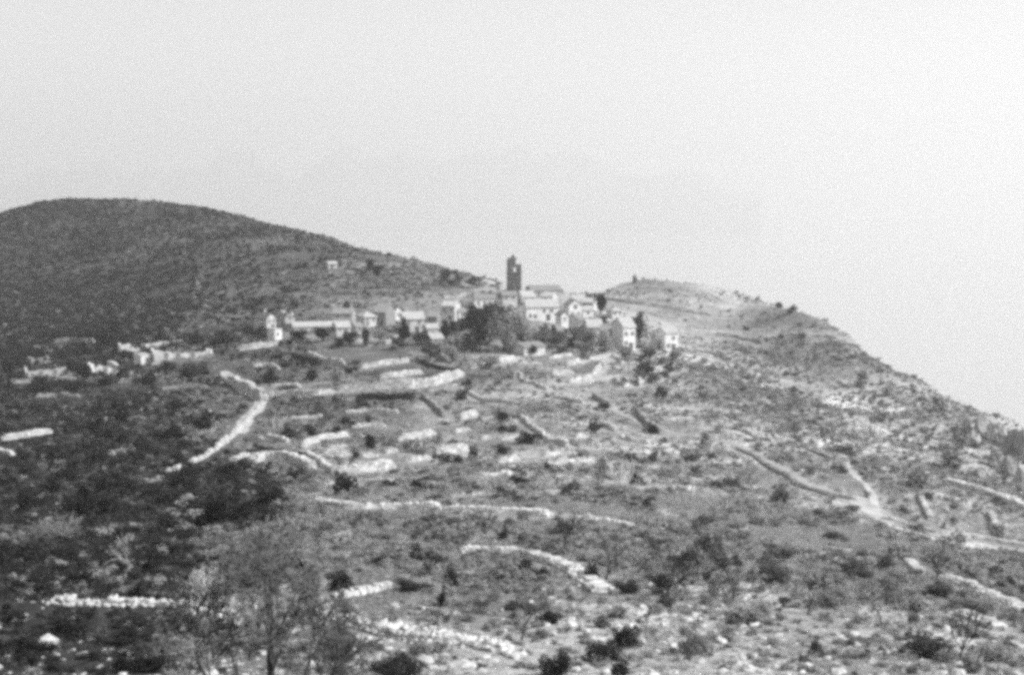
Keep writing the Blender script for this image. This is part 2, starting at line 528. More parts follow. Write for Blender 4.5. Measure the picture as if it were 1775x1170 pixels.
# ------------------------------------------------------------------ air
def haze():
    mb = MB()
    mb.box(-46000, 46000, -46000, 46000, SEA_Z - 60, 900.0)
    m = bpy.data.materials.new('haze')
    m.use_nodes = True
    nt = m.node_tree
    nt.nodes.clear()
    o = nt.nodes.new('ShaderNodeOutputMaterial')
    v = nt.nodes.new('ShaderNodeVolumePrincipled')
    v.inputs['Color'].default_value = (1, 1, 1, 1)
    v.inputs['Density'].default_value = HAZE_DENSITY
    v.inputs['Anisotropy'].default_value = 0.42
    nt.links.new(v.outputs[0], o.inputs['Volume'])
    tag(mb.build('haze', m), kind='stuff')
haze()

# ------------------------------------------------------------------ tracks and tilled plots, draped on the hillside
def resample(P, step):
    P = np.asarray(P, float)
    d = np.concatenate([[0], np.cumsum(np.hypot(*np.diff(P[:, :2], axis=0).T))])
    n = max(3, int(d[-1] / step) + 1)
    t = np.linspace(0, d[-1], n)
    # smooth corners a little
    x, y = np.interp(t, d, P[:, 0]), np.interp(t, d, P[:, 1])
    for _ in range(3):
        x[1:-1] = .25 * x[:-2] + .5 * x[1:-1] + .25 * x[2:]
        y[1:-1] = .25 * y[:-2] + .5 * y[1:-1] + .25 * y[2:]
    return x, y, t

TRACKS_AT = []
def track(pix, width, lift=0.07, name='path', m='track'):
    P = [hit(px, py)[0] for px, py in pix]
    x, y, t = resample(P, 0.8)
    TRACKS_AT.append((np.stack([x, y], 1), width))
    tx, ty = np.gradient(x), np.gradient(y)
    l = np.hypot(tx, ty) + 1e-9
    nx, ny = -ty / l, tx / l
    w = width * (1 + 0.22 * vnoise(t / 4.0, t * 0, 12))
    rows = []
    for k in np.linspace(-0.5, 0.5, 7):
        qx, qy = x + nx * w * k, y + ny * w * k
        z = ground(qx, qy) + (lift if abs(k) < 0.49 else -0.25)
        rows.append(np.stack([qx, qy, z], 1))
    n = len(x)
    mb = MB()
    mb.add(np.concatenate(rows), [(a * n + i, a * n + i + 1, (a + 1) * n + i + 1, (a + 1) * n + i) for a in range(6) for i in range(n - 1)])
    tag(mb.build(name, m), kind='structure')

track([(960,664),(1010,684),(1060,708),(1110,735),(1170,752),(1230,760),(1290,776),(1340,806),(1390,836),(1440,852),(1485,866)], 1.9, m='pale_soil')
track([(1485,866),(1521,898),(1560,912),(1620,930),(1690,941),(1775,956),(1830,966)], 3.4)
track([(1463,790),(1487,830),(1512,855),(1521,896)], 1.3)
track([(388,644),(420,664),(454,690),(450,702),(425,728),(412,752)], 3.4)
track([(412,604),(440,599),(470,597),(500,590)], 3.0)

# ------------------------------------------------------------------ buildings
HOUSES_AT = []
LAND = []
def wall_mesh(w, d, h, rise, ridge, bottom, ragged=0.0, rs=None):
    """four walls with gables; ridge 'x' runs along the front, 'y' runs front to back"""
    mb = MB()
    hw, hd = w / 2, d / 2
    if ragged:
        t = 0.55
        for (ax, ay, bx, by) in ((-hw, -hd, hw, -hd), (hw, -hd, hw, hd), (hw, hd, -hw, hd), (-hw, hd, -hw, -hd)):
            L = math.hypot(bx - ax, by - ay)
            n = max(3, int(L / 0.8))
            ux, uy = (bx - ax) / L, (by - ay) / L
            ox, oy = -uy, ux
            vs = []
            n = max(4, int(L / .7))
            tops, cur = [], h * rs.uniform(.7, 1)
            for _ in range(n + 1):
                cur = min(h * 1.05, max(h * (1 - ragged), cur + h * rs.uniform(-.2, .19)))
                tops.append(cur * (.45 if rs.random() < .06 else 1 - .12 * rs.random()))
            for i in range(n + 1):
                x, y = ax + ux * L * i / n, ay + uy * L * i / n
                vs += [(x, y, -bottom), (x + ox * t, y + oy * t, -bottom), (x + ox * t, y + oy * t, tops[i]), (x, y, tops[i])]
            fs = []
            for i in range(n):
                a, b = i * 4, i * 4 + 4
                fs += [(a, b, b + 3, a + 3), (b + 1, a + 1, a + 2, b + 2), (a + 3, b + 3, b + 2, a + 2)]
            mb.add(vs, fs)
        return mb
    vs = [(-hw, -hd, -bottom), (hw, -hd, -bottom), (hw, hd, -bottom), (-hw, hd, -bottom), (-hw, -hd, h), (hw, -hd, h), (hw, hd, h), (-hw, hd, h)]
    fs = [(0, 1, 5, 4), (1, 2, 6, 5), (2, 3, 7, 6), (3, 0, 4, 7)]
    if rise > 0 and ridge == 'x':
        vs += [(-hw, 0, h + rise), (hw, 0, h + rise)]
        fs += [(7, 4, 8), (5, 6, 9)]
    elif rise > 0 and ridge == 'y':
        vs += [(0, -hd, h + rise), (0, hd, h + rise)]
        fs += [(4, 5, 8), (6, 7, 9)]
    mb.add(vs, fs)
    return mb

def roof_mesh(w, d, h, rise, ridge, ov=0.35, t=0.22):
    mb = MB()
    if ridge == 'y':
        hw, hd = d / 2 + ov * .6, w / 2 + ov
        slope = rise / (w / 2)
    else:
        hw, hd = w / 2 + ov * .6, d / 2 + ov
        slope = rise / (d / 2)
    ze = h - ov * slope + 0.04
    zr = h + rise + 0.04
    n = max(4, int(hw * 2 / 0.45))
    top, vs = [], []
    # tile courses: ribs running down the slope
    prof = []
    for i in range(n * 2 + 1):
        prof.append((-hw + 2 * hw * i / (n * 2), 0.07 if i % 2 else 0.0))
    for sgn in (-1, 1):
        vs, fs = [], []
        m = len(prof)
        for x, dz in prof:
            sag = -0.05 * math.cos(x / hw * 1.5)
            vs += [(x, sgn * hd, ze + dz), (x, 0, zr + dz + sag), (x, sgn * hd, ze - t), (x, 0, zr - t + sag)]
        for i in range(m - 1):
            a, b = i * 4, i * 4 + 4
            fs += [(a, b, b + 1, a + 1), (a + 2, a + 3, b + 3, b + 2), (a, a + 2, b + 2, b)]
        fs += [(0, 1, 3, 2), ((m - 1) * 4, (m - 1) * 4 + 2, (m - 1) * 4 + 3, (m - 1) * 4 + 1)]
        mb.add(vs, fs)
    if ridge == 'y':
        mb.v = [(-y, x, z) for x, y, z in mb.v]
    return mb

def hip_mesh(w, d, h, rise, ov=0.35, t=0.2):
    mb = MB()
    hw, hd = w / 2 + ov, d / 2 + ov
    k = max(0.0, hw - hd)
    z0, z1 = h + 0.03, h + rise
    mb.add([(-hw, -hd, z0), (hw, -hd, z0), (hw, hd, z0), (-hw, hd, z0), (-k, 0, z1), (k + .01, 0, z1), (-hw, -hd, z0 - t), (hw, -hd, z0 - t), (hw, hd, z0 - t), (-hw, hd, z0 - t)],
           [(0, 1, 5, 4), (1, 2, 5), (2, 3, 4, 5), (3, 0, 4), (6, 7, 1, 0), (7, 8, 2, 1), (8, 9, 3, 2), (9, 6, 0, 3), (6, 9, 8, 7)])
    return mb

def opening(root, name, x, z, w, h, side, hw, hd, m, frame='pale_stone'):
    """window or door set in the front ('f'), right ('r') or left ('l') wall"""
    def place(mb):
        if side == 'f':
            mb.v = [(a, -hd - b, c) for a, b, c in mb.v]
        elif side == 'r':
            mb.v = [(hw + b, a, c) for a, b, c in mb.v]
        else:
            mb.v = [(-hw - b, -a, c) for a, b, c in mb.v]
        return mb
    p = MB()
    p.box(x - w / 2, x + w / 2, -0.06, 0.02, z, z + h)
    o = place(p).build(name, m, root)
    f = MB()
    e = 0.14
    f.box(x - w / 2 - e, x - w / 2, -.05, .07, z - (e if name == 'window' else 0), z + h + e)
    f.box(x + w / 2, x + w / 2 + e, -.05, .07, z - (e if name == 'window' else 0), z + h + e)
    f.box(x - w / 2, x + w / 2, -.05, .068, z + h, z + h + e)
    place(f).build('frame', frame, o)
    if name == 'window':
        s = MB()
        s.box(x - w / 2, x + w / 2, -.05, .10, z - e, z)
        place(s).build('sill', frame, o)
    return o

def house(label, x0, x1, ytop, ybase, depth, roof='gable', ridge='x', rise=1.6, yaw=0.0, wm='worn_plaster', rm='mid_tiles',
          wins=(), doors=(), chimney=None, name='house', ragged=0.0, cat='house', group='houses of the hilltop village', sub=0.0):
    rs = random.Random(int(x0 * 7 + ytop))
    p, r = hit((x0 + x1) / 2, ybase)
    mpp = math.hypot(r, p[2]) / F
    h = (ybase - ytop) * mpp
    vis = (x1 - x0) * mpp
    ya = R(yaw)
    # the pixel width spans the turned plan: front face plus the side that shows
    w = max(2.2, (vis - abs(math.sin(ya)) * depth * 0.8) / max(0.35, math.cos(ya)))
    face = math.atan2(-p[0], p[1])
    u = p[:2] / np.hypot(*p[:2])
    c = p[:2] + u * (depth / 2 * math.cos(ya))
    root = empty(name, (c[0], c[1], p[2] - sub), face + ya)
    HOUSES_AT.append((c[0], c[1], 0.5 * math.hypot(w, depth) if not ragged else .4 * depth))
    LAND.append(((x0 + x1) / 2, (ytop + ybase) / 2, label))
    tag(root, label, cat, group)
    hw, hd = w / 2, depth / 2
    wall_mesh(w, depth, h, 0 if roof in ('flat', 'hip') else rise, ridge, 2.5, ragged, rs).build('wall', wm, root)
    if not ragged:
        if roof == 'gable':
            ro = roof_mesh(w, depth, h, rise, ridge).build('roof', rm, root)
        elif roof == 'hip':
            ro = hip_mesh(w, depth, h, rise).build('roof', rm, root)
        else:
            mb = MB()
            mb.box(-hw - .12, hw + .12, -hd - .12, hd + .12, h, h + 0.22)
            ro = mb.build('roof', rm, root)
        if chimney is not None:
            mb = MB()
            cx = chimney * hw
            zc = h + (rise if roof != 'flat' else 0)
            if ridge == 'x' or roof == 'flat':
                mb.box(cx - .3, cx + .3, .1, .7, zc - 1.2, zc + .9)
                mb.box(cx - .38, cx + .38, .02, .78, zc + .9, zc + 1.02)
            else:
                mb.box(.1, .7, cx - .3, cx + .3, zc - 1.2, zc + .9)
                mb.box(.02, .78, cx - .38, cx + .38, zc + .9, zc + 1.02)
            mb.build('chimney', 'pale_stone', ro)
    for (side, fx, fz, ww, hh) in wins:
        L = hw if side == 'f' else hd
        opening(root, 'window', fx * L, fz * h, ww, hh, side, hw, hd, 'opening_shade', 'pale_stone')
    for (side, fx, ww, hh) in doors:
        L = hw if side == 'f' else hd
        opening(root, 'door', fx * L, 0.0, ww, hh, side, hw, hd, 'wood', 'pale_stone')
    return root

W2 = [('f', -.5, .62, .75, .95), ('f', .5, .62, .75, .95)]
W4 = W2 + [('f', -.5, .22, .75, 1.0)]
WR = [('r', 0, .6, .7, .95)]
D1 = [('f', .3, 1.0, 1.9)]
# far left of the village
house('house with a shaded side wall above the small white cube house', 443, 476, 551, 574, 6, 'gable', 'y', 1.3, 38, 'worn_plaster', 'dark_tiles', W2 + WR, D1, .3)
house('bright white cube house at the end of the roadside wall', 466, 487, 572, 591, 4.2, 'flat', yaw=28, wm='white_plaster', rm='pale_tiles', wins=[('f', -.2, .5, .6, .7)])
house('roofless stone ruin with a tall gable beside the long low barn', 484, 510, 540, 562, 5, ragged=.75, yaw=25, wm='pale_stone', wins=[('f', -.1, .35, .8, 1.4)], name='ruined_house', cat='ruin')
house('long low barn with a pale roof left of the village houses', 506, 582, 565, 573, 5, 'gable', 'x', 1.0, 6, 'pale_stone', 'pale_tiles', [('f', -.6, .4, .6, .5), ('f', .1, .4, .6, .5)], name='barn', cat='barn')
house('small pale house joined to the right end of the long barn', 577, 607, 566, 583, 5, 'gable', 'x', 1.2, 14, 'worn_plaster', 'pale_tiles', W2, D1)
house('house with two bright chimneys just under the dark pine', 578, 616, 543, 562, 6, 'gable', 'x', 1.3, -10, 'pale_stone', 'mid_tiles', W2, (), .7)
house('square pale house with a low hipped roof left of the shaded house', 619, 651, 549, 568, 6, 'hip', rise=1.3, yaw=24, wm='worn_plaster', rm='pale_tiles', wins=W4 + WR)
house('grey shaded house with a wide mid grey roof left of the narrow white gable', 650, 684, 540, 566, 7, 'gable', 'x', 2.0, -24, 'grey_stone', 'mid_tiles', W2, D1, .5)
house('narrow bright white gable house between two wider houses', 679, 692, 539, 560, 5, 'gable', 'y', 1.4, 22, 'white_plaster', 'mid_tiles', [('f', 0, .6, .5, .7)])
house('broad house with a pale double roof right of the narrow white gable', 694, 735, 552, 578, 7, 'gable', 'x', 1.6, 8, 'worn_plaster', 'pale_tiles', W4, D1, -.5)
house('low pale shed stepping down from the broad house', 733, 760, 568, 586, 4.5, 'gable', 'x', .9, 16, 'pale_stone', 'pale_tiles', [('f', 0, .4, .6, .6)], name='shed', cat='shed')
house('tall narrow house with a sunlit corner at the left of the big trees', 766, 798, 530, 558, 6, 'gable', 'x', 1.2, -18, 'worn_plaster', 'pale_tiles', W2, D1)
house('little white house half hidden by the big dark tree', 788, 807, 540, 556, 4.5, 'gable', 'x', 1.0, 18, 'white_plaster', 'mid_tiles', [('f', .2, .5, .6, .7)])
house('small white outbuilding at the foot of the big dark tree', 797, 812, 556, 572, 3.5, 'flat', yaw=26, wm='white_plaster', rm='pale_tiles', name='outbuilding', cat='outbuilding')
house('long whitewashed house below and left of the bell tower', 820, 868, 517, 534, 6, 'gable', 'x', 1.0, 6, 'white_plaster', 'mid_tiles', [('f', -.7, .4, .6, .8), ('f', -.25, .4, .6, .8), ('f', .2, .4, .6, .8), ('f', .65, .4, .6, .8)], (), -.6)
house('grey house joining the long whitewashed house to the bell tower', 866, 896, 512, 532, 6, 'gable', 'x', 1.0, 10, 'worn_plaster', 'mid_tiles', W2)
house('house with a brilliant white roof at the foot of the bell tower', 896, 927, 514, 528, 6, 'gable', 'x', 1.6, 20, 'white_plaster', 'pale_tiles', W2)
house('church nave with a long grey roof right of the bell tower', 912, 972, 503, 520, 9, 'gable', 'x', 1.3, 12, 'pale_stone', 'mid_tiles', [('f', -.5, .4, .6, 1.2), ('f', .2, .4, .6, 1.2)], (), name='church', cat='church', group=None)
house('wide village house with white front under a long pale roof', 906, 968, 531, 556, 8, 'gable', 'x', 1.9, 9, 'white_plaster', 'pale_tiles', [('f', -.75, .25, .7, .9), ('f', -.45, .2, .8, 1.0), ('f', .1, .6, .7, .9), ('f', .55, .6, .7, .9)], [('f', .35, 1.0, 1.9)], .5)
house('white gable fronted house with one round topped attic window', 978, 1008, 529, 550, 7, 'gable', 'y', 1.7, 14, 'white_plaster', 'mid_tiles', [('f', 0, .72, .9, 1.1), ('f', -.5, .2, .7, .8), ('f', .5, .2, .7, .8)])
house('low white annexe on the right of the white gable house', 1006, 1028, 537, 550, 5, 'gable', 'x', 1.0, 12, 'white_plaster', 'pale_tiles', [('f', 0, .4, .6, .7)], name='annexe', cat='house')
house('tall thin white house wall in the middle of the village', 968, 980, 546, 576, 5, 'gable', 'y', 1.0, 20, 'white_plaster', 'mid_tiles', [('f', 0, .7, .5, .8)])
house('pale house with a lit end wall right of the thin white house', 984, 1011, 553, 576, 6, 'gable', 'x', 1.3, 36, 'worn_plaster', 'mid_tiles', W2 + WR, D1)
house('low house showing mostly its broad pale roof', 1012, 1044, 566, 582, 7, 'gable', 'x', 1.9, 10, 'worn_plaster', 'pale_tiles', W2)
house('white house with a hipped roof below the dark cypress clump', 1052, 1078, 539, 554, 6, 'hip', rise=1.0, yaw=20, wm='white_plaster', rm='pale_tiles', wins=W2)
house('tall white end house on the slope with a pale sloping roof', 1062, 1099, 566, 607, 7, 'gable', 'x', 2.2, 26, 'white_plaster', 'pale_tiles', W4 + WR, D1, .4)
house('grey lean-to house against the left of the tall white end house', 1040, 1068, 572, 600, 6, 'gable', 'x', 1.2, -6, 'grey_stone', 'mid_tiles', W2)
house('bright white house standing apart at the right edge of the village', 1139, 1173, 576, 609, 6, 'gable', 'x', 1.2, 24, 'white_plaster', 'pale_tiles', [('f', -.5, .2, .8, 1.0), ('f', .3, .6, .7, .9)], D1)
house('low stone shed beside the white house that stands apart', 1116, 1140, 592, 606, 4, 'flat', yaw=12, wm='pale_stone', rm='pale_tiles', name='shed', cat='shed')
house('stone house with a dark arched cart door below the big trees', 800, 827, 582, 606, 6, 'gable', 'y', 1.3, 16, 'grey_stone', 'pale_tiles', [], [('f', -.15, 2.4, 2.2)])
house('low pale terrace house with a bright end wall below the big trees', 888, 943, 600, 616, 6, 'gable', 'x', .8, 34, 'worn_plaster', 'mid_tiles', [('f', -.5, .3, .9, 1.1), ('f', .1, .3, .9, 1.1)])
house('tiny stone field hut with one dark doorway', 886, 906, 643, 657, 3, 'gable', 'y', .7, 18, 'pale_stone', 'mid_tiles', [], [('f', -.2, .8, 1.5)], name='field_hut', cat='hut', group=None)
house('small white chapel alone on the hillside above the village', 566, 584, 457, 466, 4, 'gable', 'x', .8, 14, 'worn_plaster', 'pale_tiles', [('f', .3, .4, .7, .9)], [('f', -.3, 1.0, 1.8)], name='chapel', cat='chapel', group=None)
house('stone house with a gable wall behind the broad house', 742, 764, 548, 566, 5, 'gable', 'x', 1.4, -14, 'grey_stone', 'mid_tiles', W2)
house('house with a pale roof behind the white gable house', 1008, 1036, 524, 540, 5, 'gable', 'x', 1.2, -16, 'worn_plaster', 'pale_tiles', W2)
house('small pale house behind the wide white house', 940, 966, 514, 528, 5, 'gable', 'x', 1.2, -20, 'worn_plaster', 'pale_tiles', W2)
house('low stone house above the low terrace house', 944, 972, 572, 588, 5, 'gable', 'x', 1.2, 24, 'pale_stone', 'mid_tiles', W2)
house('pale house behind the slender dark tree', 1076, 1104, 548, 566, 5, 'gable', 'x', 1.2, -12, 'worn_plaster', 'pale_tiles', W2)
house('grey house tucked between the hipped roof house and the barn', 606, 628, 566, 580, 4, 'gable', 'x', 1.0, 30, 'pale_stone', 'mid_tiles', [('f', 0, .4, .6, .7)])
house('small grey house left of the dark slender tree', 738, 768, 586, 602, 5, 'gable', 'x', 1.0, 20, 'pale_stone', 'pale_tiles', [('f', .2, .4, .6, .7)])
# hamlet of ruins at the left
G2 = 'ruined hamlet on the left'
house('white cube house among the ruined walls of the hamlet', 234, 260, 617, 633, 5, 'flat', yaw=22, wm='white_plaster', rm='pale_tiles', wins=[('f', .2, .45, .7, .8)], group=G2)
house('long roofless ruin with sunlit jagged walls right of the white cube house', 264, 366, 607, 625, 8, ragged=.7, yaw=8, wm='worn_plaster', wins=[('f', -.6, .3, 1, 1.3), ('f', -.2, .3, 1, 1.3), ('f', .3, .3, 1, 1.3)], name='ruined_house', cat='ruin', group=G2)
house('roofless ruin behind the long sunlit ruin', 208, 320, 596, 606, 7, ragged=.7, yaw=6, wm='worn_plaster', wins=[('f', -.3, .3, 1, 1.2), ('f', .4, .3, 1, 1.2)], name='ruined_house', cat='ruin', group=G2)
house('square roofless ruin between dark trees left of the white cube house', 155, 203, 632, 654, 7, ragged=.6, yaw=18, wm='worn_plaster', wins=[('f', -.2, .35, 1, 1.3)], name='ruined_house', cat='ruin', group=G2)
house('low long ruin with broken walls at the far left', 47, 128, 640, 655, 8, ragged=.65, yaw=8, wm='pale_stone', wins=[('f', -.5, .3, 1, 1.2), ('f', .1, .3, 1, 1.2), ('f', .55, .3, 1, 1.2)], name='ruined_house', cat='ruin', group=G2)
house('small ruined pen above the low long ruin', 50, 86, 621, 630, 6, ragged=.7, yaw=10, wm='grey_stone', name='ruined_house', cat='ruin', group=G2)

# the ruined bell tower: four walls, belfry openings one can see the sky through, the left corner standing higher
def tower():
    p, r = hit(891, 512)
    mpp = math.hypot(r, p[2]) / F
    w = 23 * mpp
    hw = w / 2
    top = lambda py: (512 - py) * mpp
    root = empty('bell_tower', (p[0], p[1] + hw, p[2]), math.atan2(-p[0], p[1]) + R(6))
    tag(root, 'dark ruined bell tower with a broken top above the village', 'tower')
    t = 0.7
    z0 = top(474.5)
    sh = MB()
    # shaft: four walls butted together, hollow
    sh.box(-hw, hw, -hw, -hw + t, -2, z0)
    sh.box(-hw, hw, hw - t, hw, -2, z0)
    sh.box(-hw, -hw + t, -hw + t, hw - t, -2, z0)
    sh.box(hw - t, hw, -hw + t, hw - t, -2, z0)
    sh.build('wall', 'tower_stone', root)
    for q, py in enumerate((497, 484, 475)):
        z = top(py)
        c = MB()
        e = .16 if q < 2 else .22
        for a in ((-hw - e, hw + e, -hw - e, -hw + .02), (-hw - e, hw + e, hw - .02, hw + e), (-hw - e, -hw + .02, -hw + .02, hw - .02), (hw - .02, hw + e, -hw + .02, hw - .02)):
            c.box(*a, z, z + .3)
        c.build('cornice', 'tower_stone', root)
    zt_r, zt_l, zp = top(461), top(449.5), top(443)
    zo = top(465)
    rs = random.Random(5)
    # belfry piers round the openings
    pl, pr = .40, .30
    def pier(x0, x1, y0, y1, h, nm='pier'):
        m = MB()
        m.box(x0, x1, y0, y1, z0, h)
        # broken masonry on the top
        n = 3
        for i in range(n):
            a = x0 + (x1 - x0) * i / n
            b_ = x0 + (x1 - x0) * (i + 1) / n
            m.box(a + .02, b_ - .02, y0 + .03, y1 - .03, h, h + .1 + .45 * rs.random())
        m.build(nm, 'tower_stone', root)
    pier(-hw, -hw + w * pl, -hw, -hw + t, zt_l)
    pier(hw - w * pr, hw, -hw, -hw + t, zt_r)
    pier(-hw, -hw + w * pl, hw - t, hw, zt_l - .6)
    pier(hw - w * pr, hw, hw - t, hw, zt_r - .2)
    pier(-hw, -hw + t, -hw + t, -hw + t + .8, zt_l)
    pier(-hw, -hw + t, hw - t - .8, hw - t, zt_l - .5)
    pier(hw - t, hw, -hw + t, -hw + t + .6, zt_r)
    # the arch over the front and back openings
    for y0, y1 in ((-hw, -hw + t), (hw - t, hw)):
        m = MB()
        xa, xb = -hw + w * pl, hw - w * pr
        n = 6
        for i in range(n):
            a = xa + (xb - xa) * i / n
            b_ = xa + (xb - xa) * (i + 1) / n
            c = ((a + b_) / 2 - (xa + xb) / 2) / ((xb - xa) / 2)
            m.box(a, b_, y0, y1, zo + .35 * math.sqrt(max(0, 1 - c * c)) - .2, zt_r - .1 + (.5 if i < 2 else 0))
        m.build('arch', 'tower_stone', root)
    # stump of the old spire on the left corner
    m = MB()
    m.box(-hw + .25, -hw + w * .58, -hw + .1, -hw + t - .05, zt_r - .15, zt_l + .3)
    m.box(-hw + w * .24, -hw + w * .52, -hw + .15, -hw + t - .1, zt_l + .25, zp - .3)
    m.box(-hw + w * .32, -hw + w * .46, -hw + .2, -hw + t - .15, zp - .3, zp + .2)
    m.box(-hw + w * .52, -hw + w * .70, -hw + .3, -hw + t - .2, zt_l + .1, zt_l + .45)
    m.build('spire_stump', 'tower_stone', root)
    d = MB()
    d.box(-.25, .25, -hw - .02, -hw + .05, top(503), top(499))
    d.build('window', 'opening_shade', root)
tower()

# wayside shrine on the knoll: pillar with a cap and a cross, a pale slab beside it
def shrine():
    p, r = hit(1100, 493)
    mpp = r / F
    root = empty('wayside_shrine', (p[0], p[1], p[2] - .2))
    root.scale = (1.3, 1.3, 1.25)
    HOUSES_AT.append((p[0], p[1] - 1.5, 3.0))
    tag(root, 'small dark pillar shrine standing alone on top of the knoll', 'shrine')
    m = MB(); m.box(-.75, .75, -.75, .75, -.5, .5); m.build('plinth', 'grey_stone', root)
    m = MB(); m.box(-.55, .55, -.55, .55, .5, 2.3); m.build('pillar', 'tower_stone', root)
    m = MB(); m.add([(-.65, -.65, 2.3), (.65, -.65, 2.3), (.65, .65, 2.3), (-.65, .65, 2.3), (0, 0, 2.9)], [(0, 1, 4), (1, 2, 4), (2, 3, 4), (3, 0, 4), (3, 2, 1, 0)]); m.build('cap', 'tower_stone', root)
    m = MB(); m.box(-.05, .05, -.05, .05, 2.8, 3.5); m.box(.05, .25, -.05, .05, 3.2, 3.3); m.box(-.25, -.05, -.05, .05, 3.2, 3.3); m.build('cross', 'wood', root)
shrine()

# ------------------------------------------------------------------ stones and dry stone walls
def boxes_np(cen, ax, ay, az, dims, jit, rng):
    """many eight-cornered stones at once"""
    n = len(cen)
    sg = np.array([(-1, -1, -1), (1, -1, -1), (1, 1, -1), (-1, 1, -1), (-1, -1, 1), (1, -1, 1), (1, 1, 1), (-1, 1, 1)], float) * .5
    k = sg[None] * (1 + jit * rng.uniform(-1, .6, (n, 8, 3)))
    k = k * dims[:, None, :]
    v = cen[:, None, :] + k[..., :1] * ax[:, None] + k[..., 1:2] * ay[:, None] + k[..., 2:] * az[:, None]
    f = np.array([(0, 3, 2, 1), (4, 5, 6, 7), (0, 1, 5, 4), (1, 2, 6, 5), (2, 3, 7, 6), (3, 0, 4, 7)])
    q = (np.arange(n) * 8)[:, None, None] + f[None]
    return v.reshape(-1, 3), q.reshape(-1, 4)

def rock_mesh(seed, m='limestone', sub=2, rough=.28, flat=.75):
    bm = bmesh.new()
    bmesh.ops.create_icosphere(bm, subdivisions=sub, radius=0.5)
    rr = np.random.default_rng(seed)
    planes = [(lambda v: v / np.linalg.norm(v))(rr.normal(size=3)) for _ in range(9)]
    offs = rr.uniform(.26, .44, 9)
    for v in bm.verts:
        p = np.array(v.co)
        for n_, o_ in zip(planes, offs):
            d = p @ n_
            if d > o_:
                p = p - n_ * (d - o_)
        p = p * (1 + rough * .25 * rr.normal())
        p[2] *= flat
        v.co = p
    me = bpy.data.meshes.new('rock')
    bm.to_mesh(me)
    bm.free()
    me.materials.append(MATS[m])
    return me

ROCKS = [rock_mesh(100 + k) for k in range(8)]
WALLS_AT = []

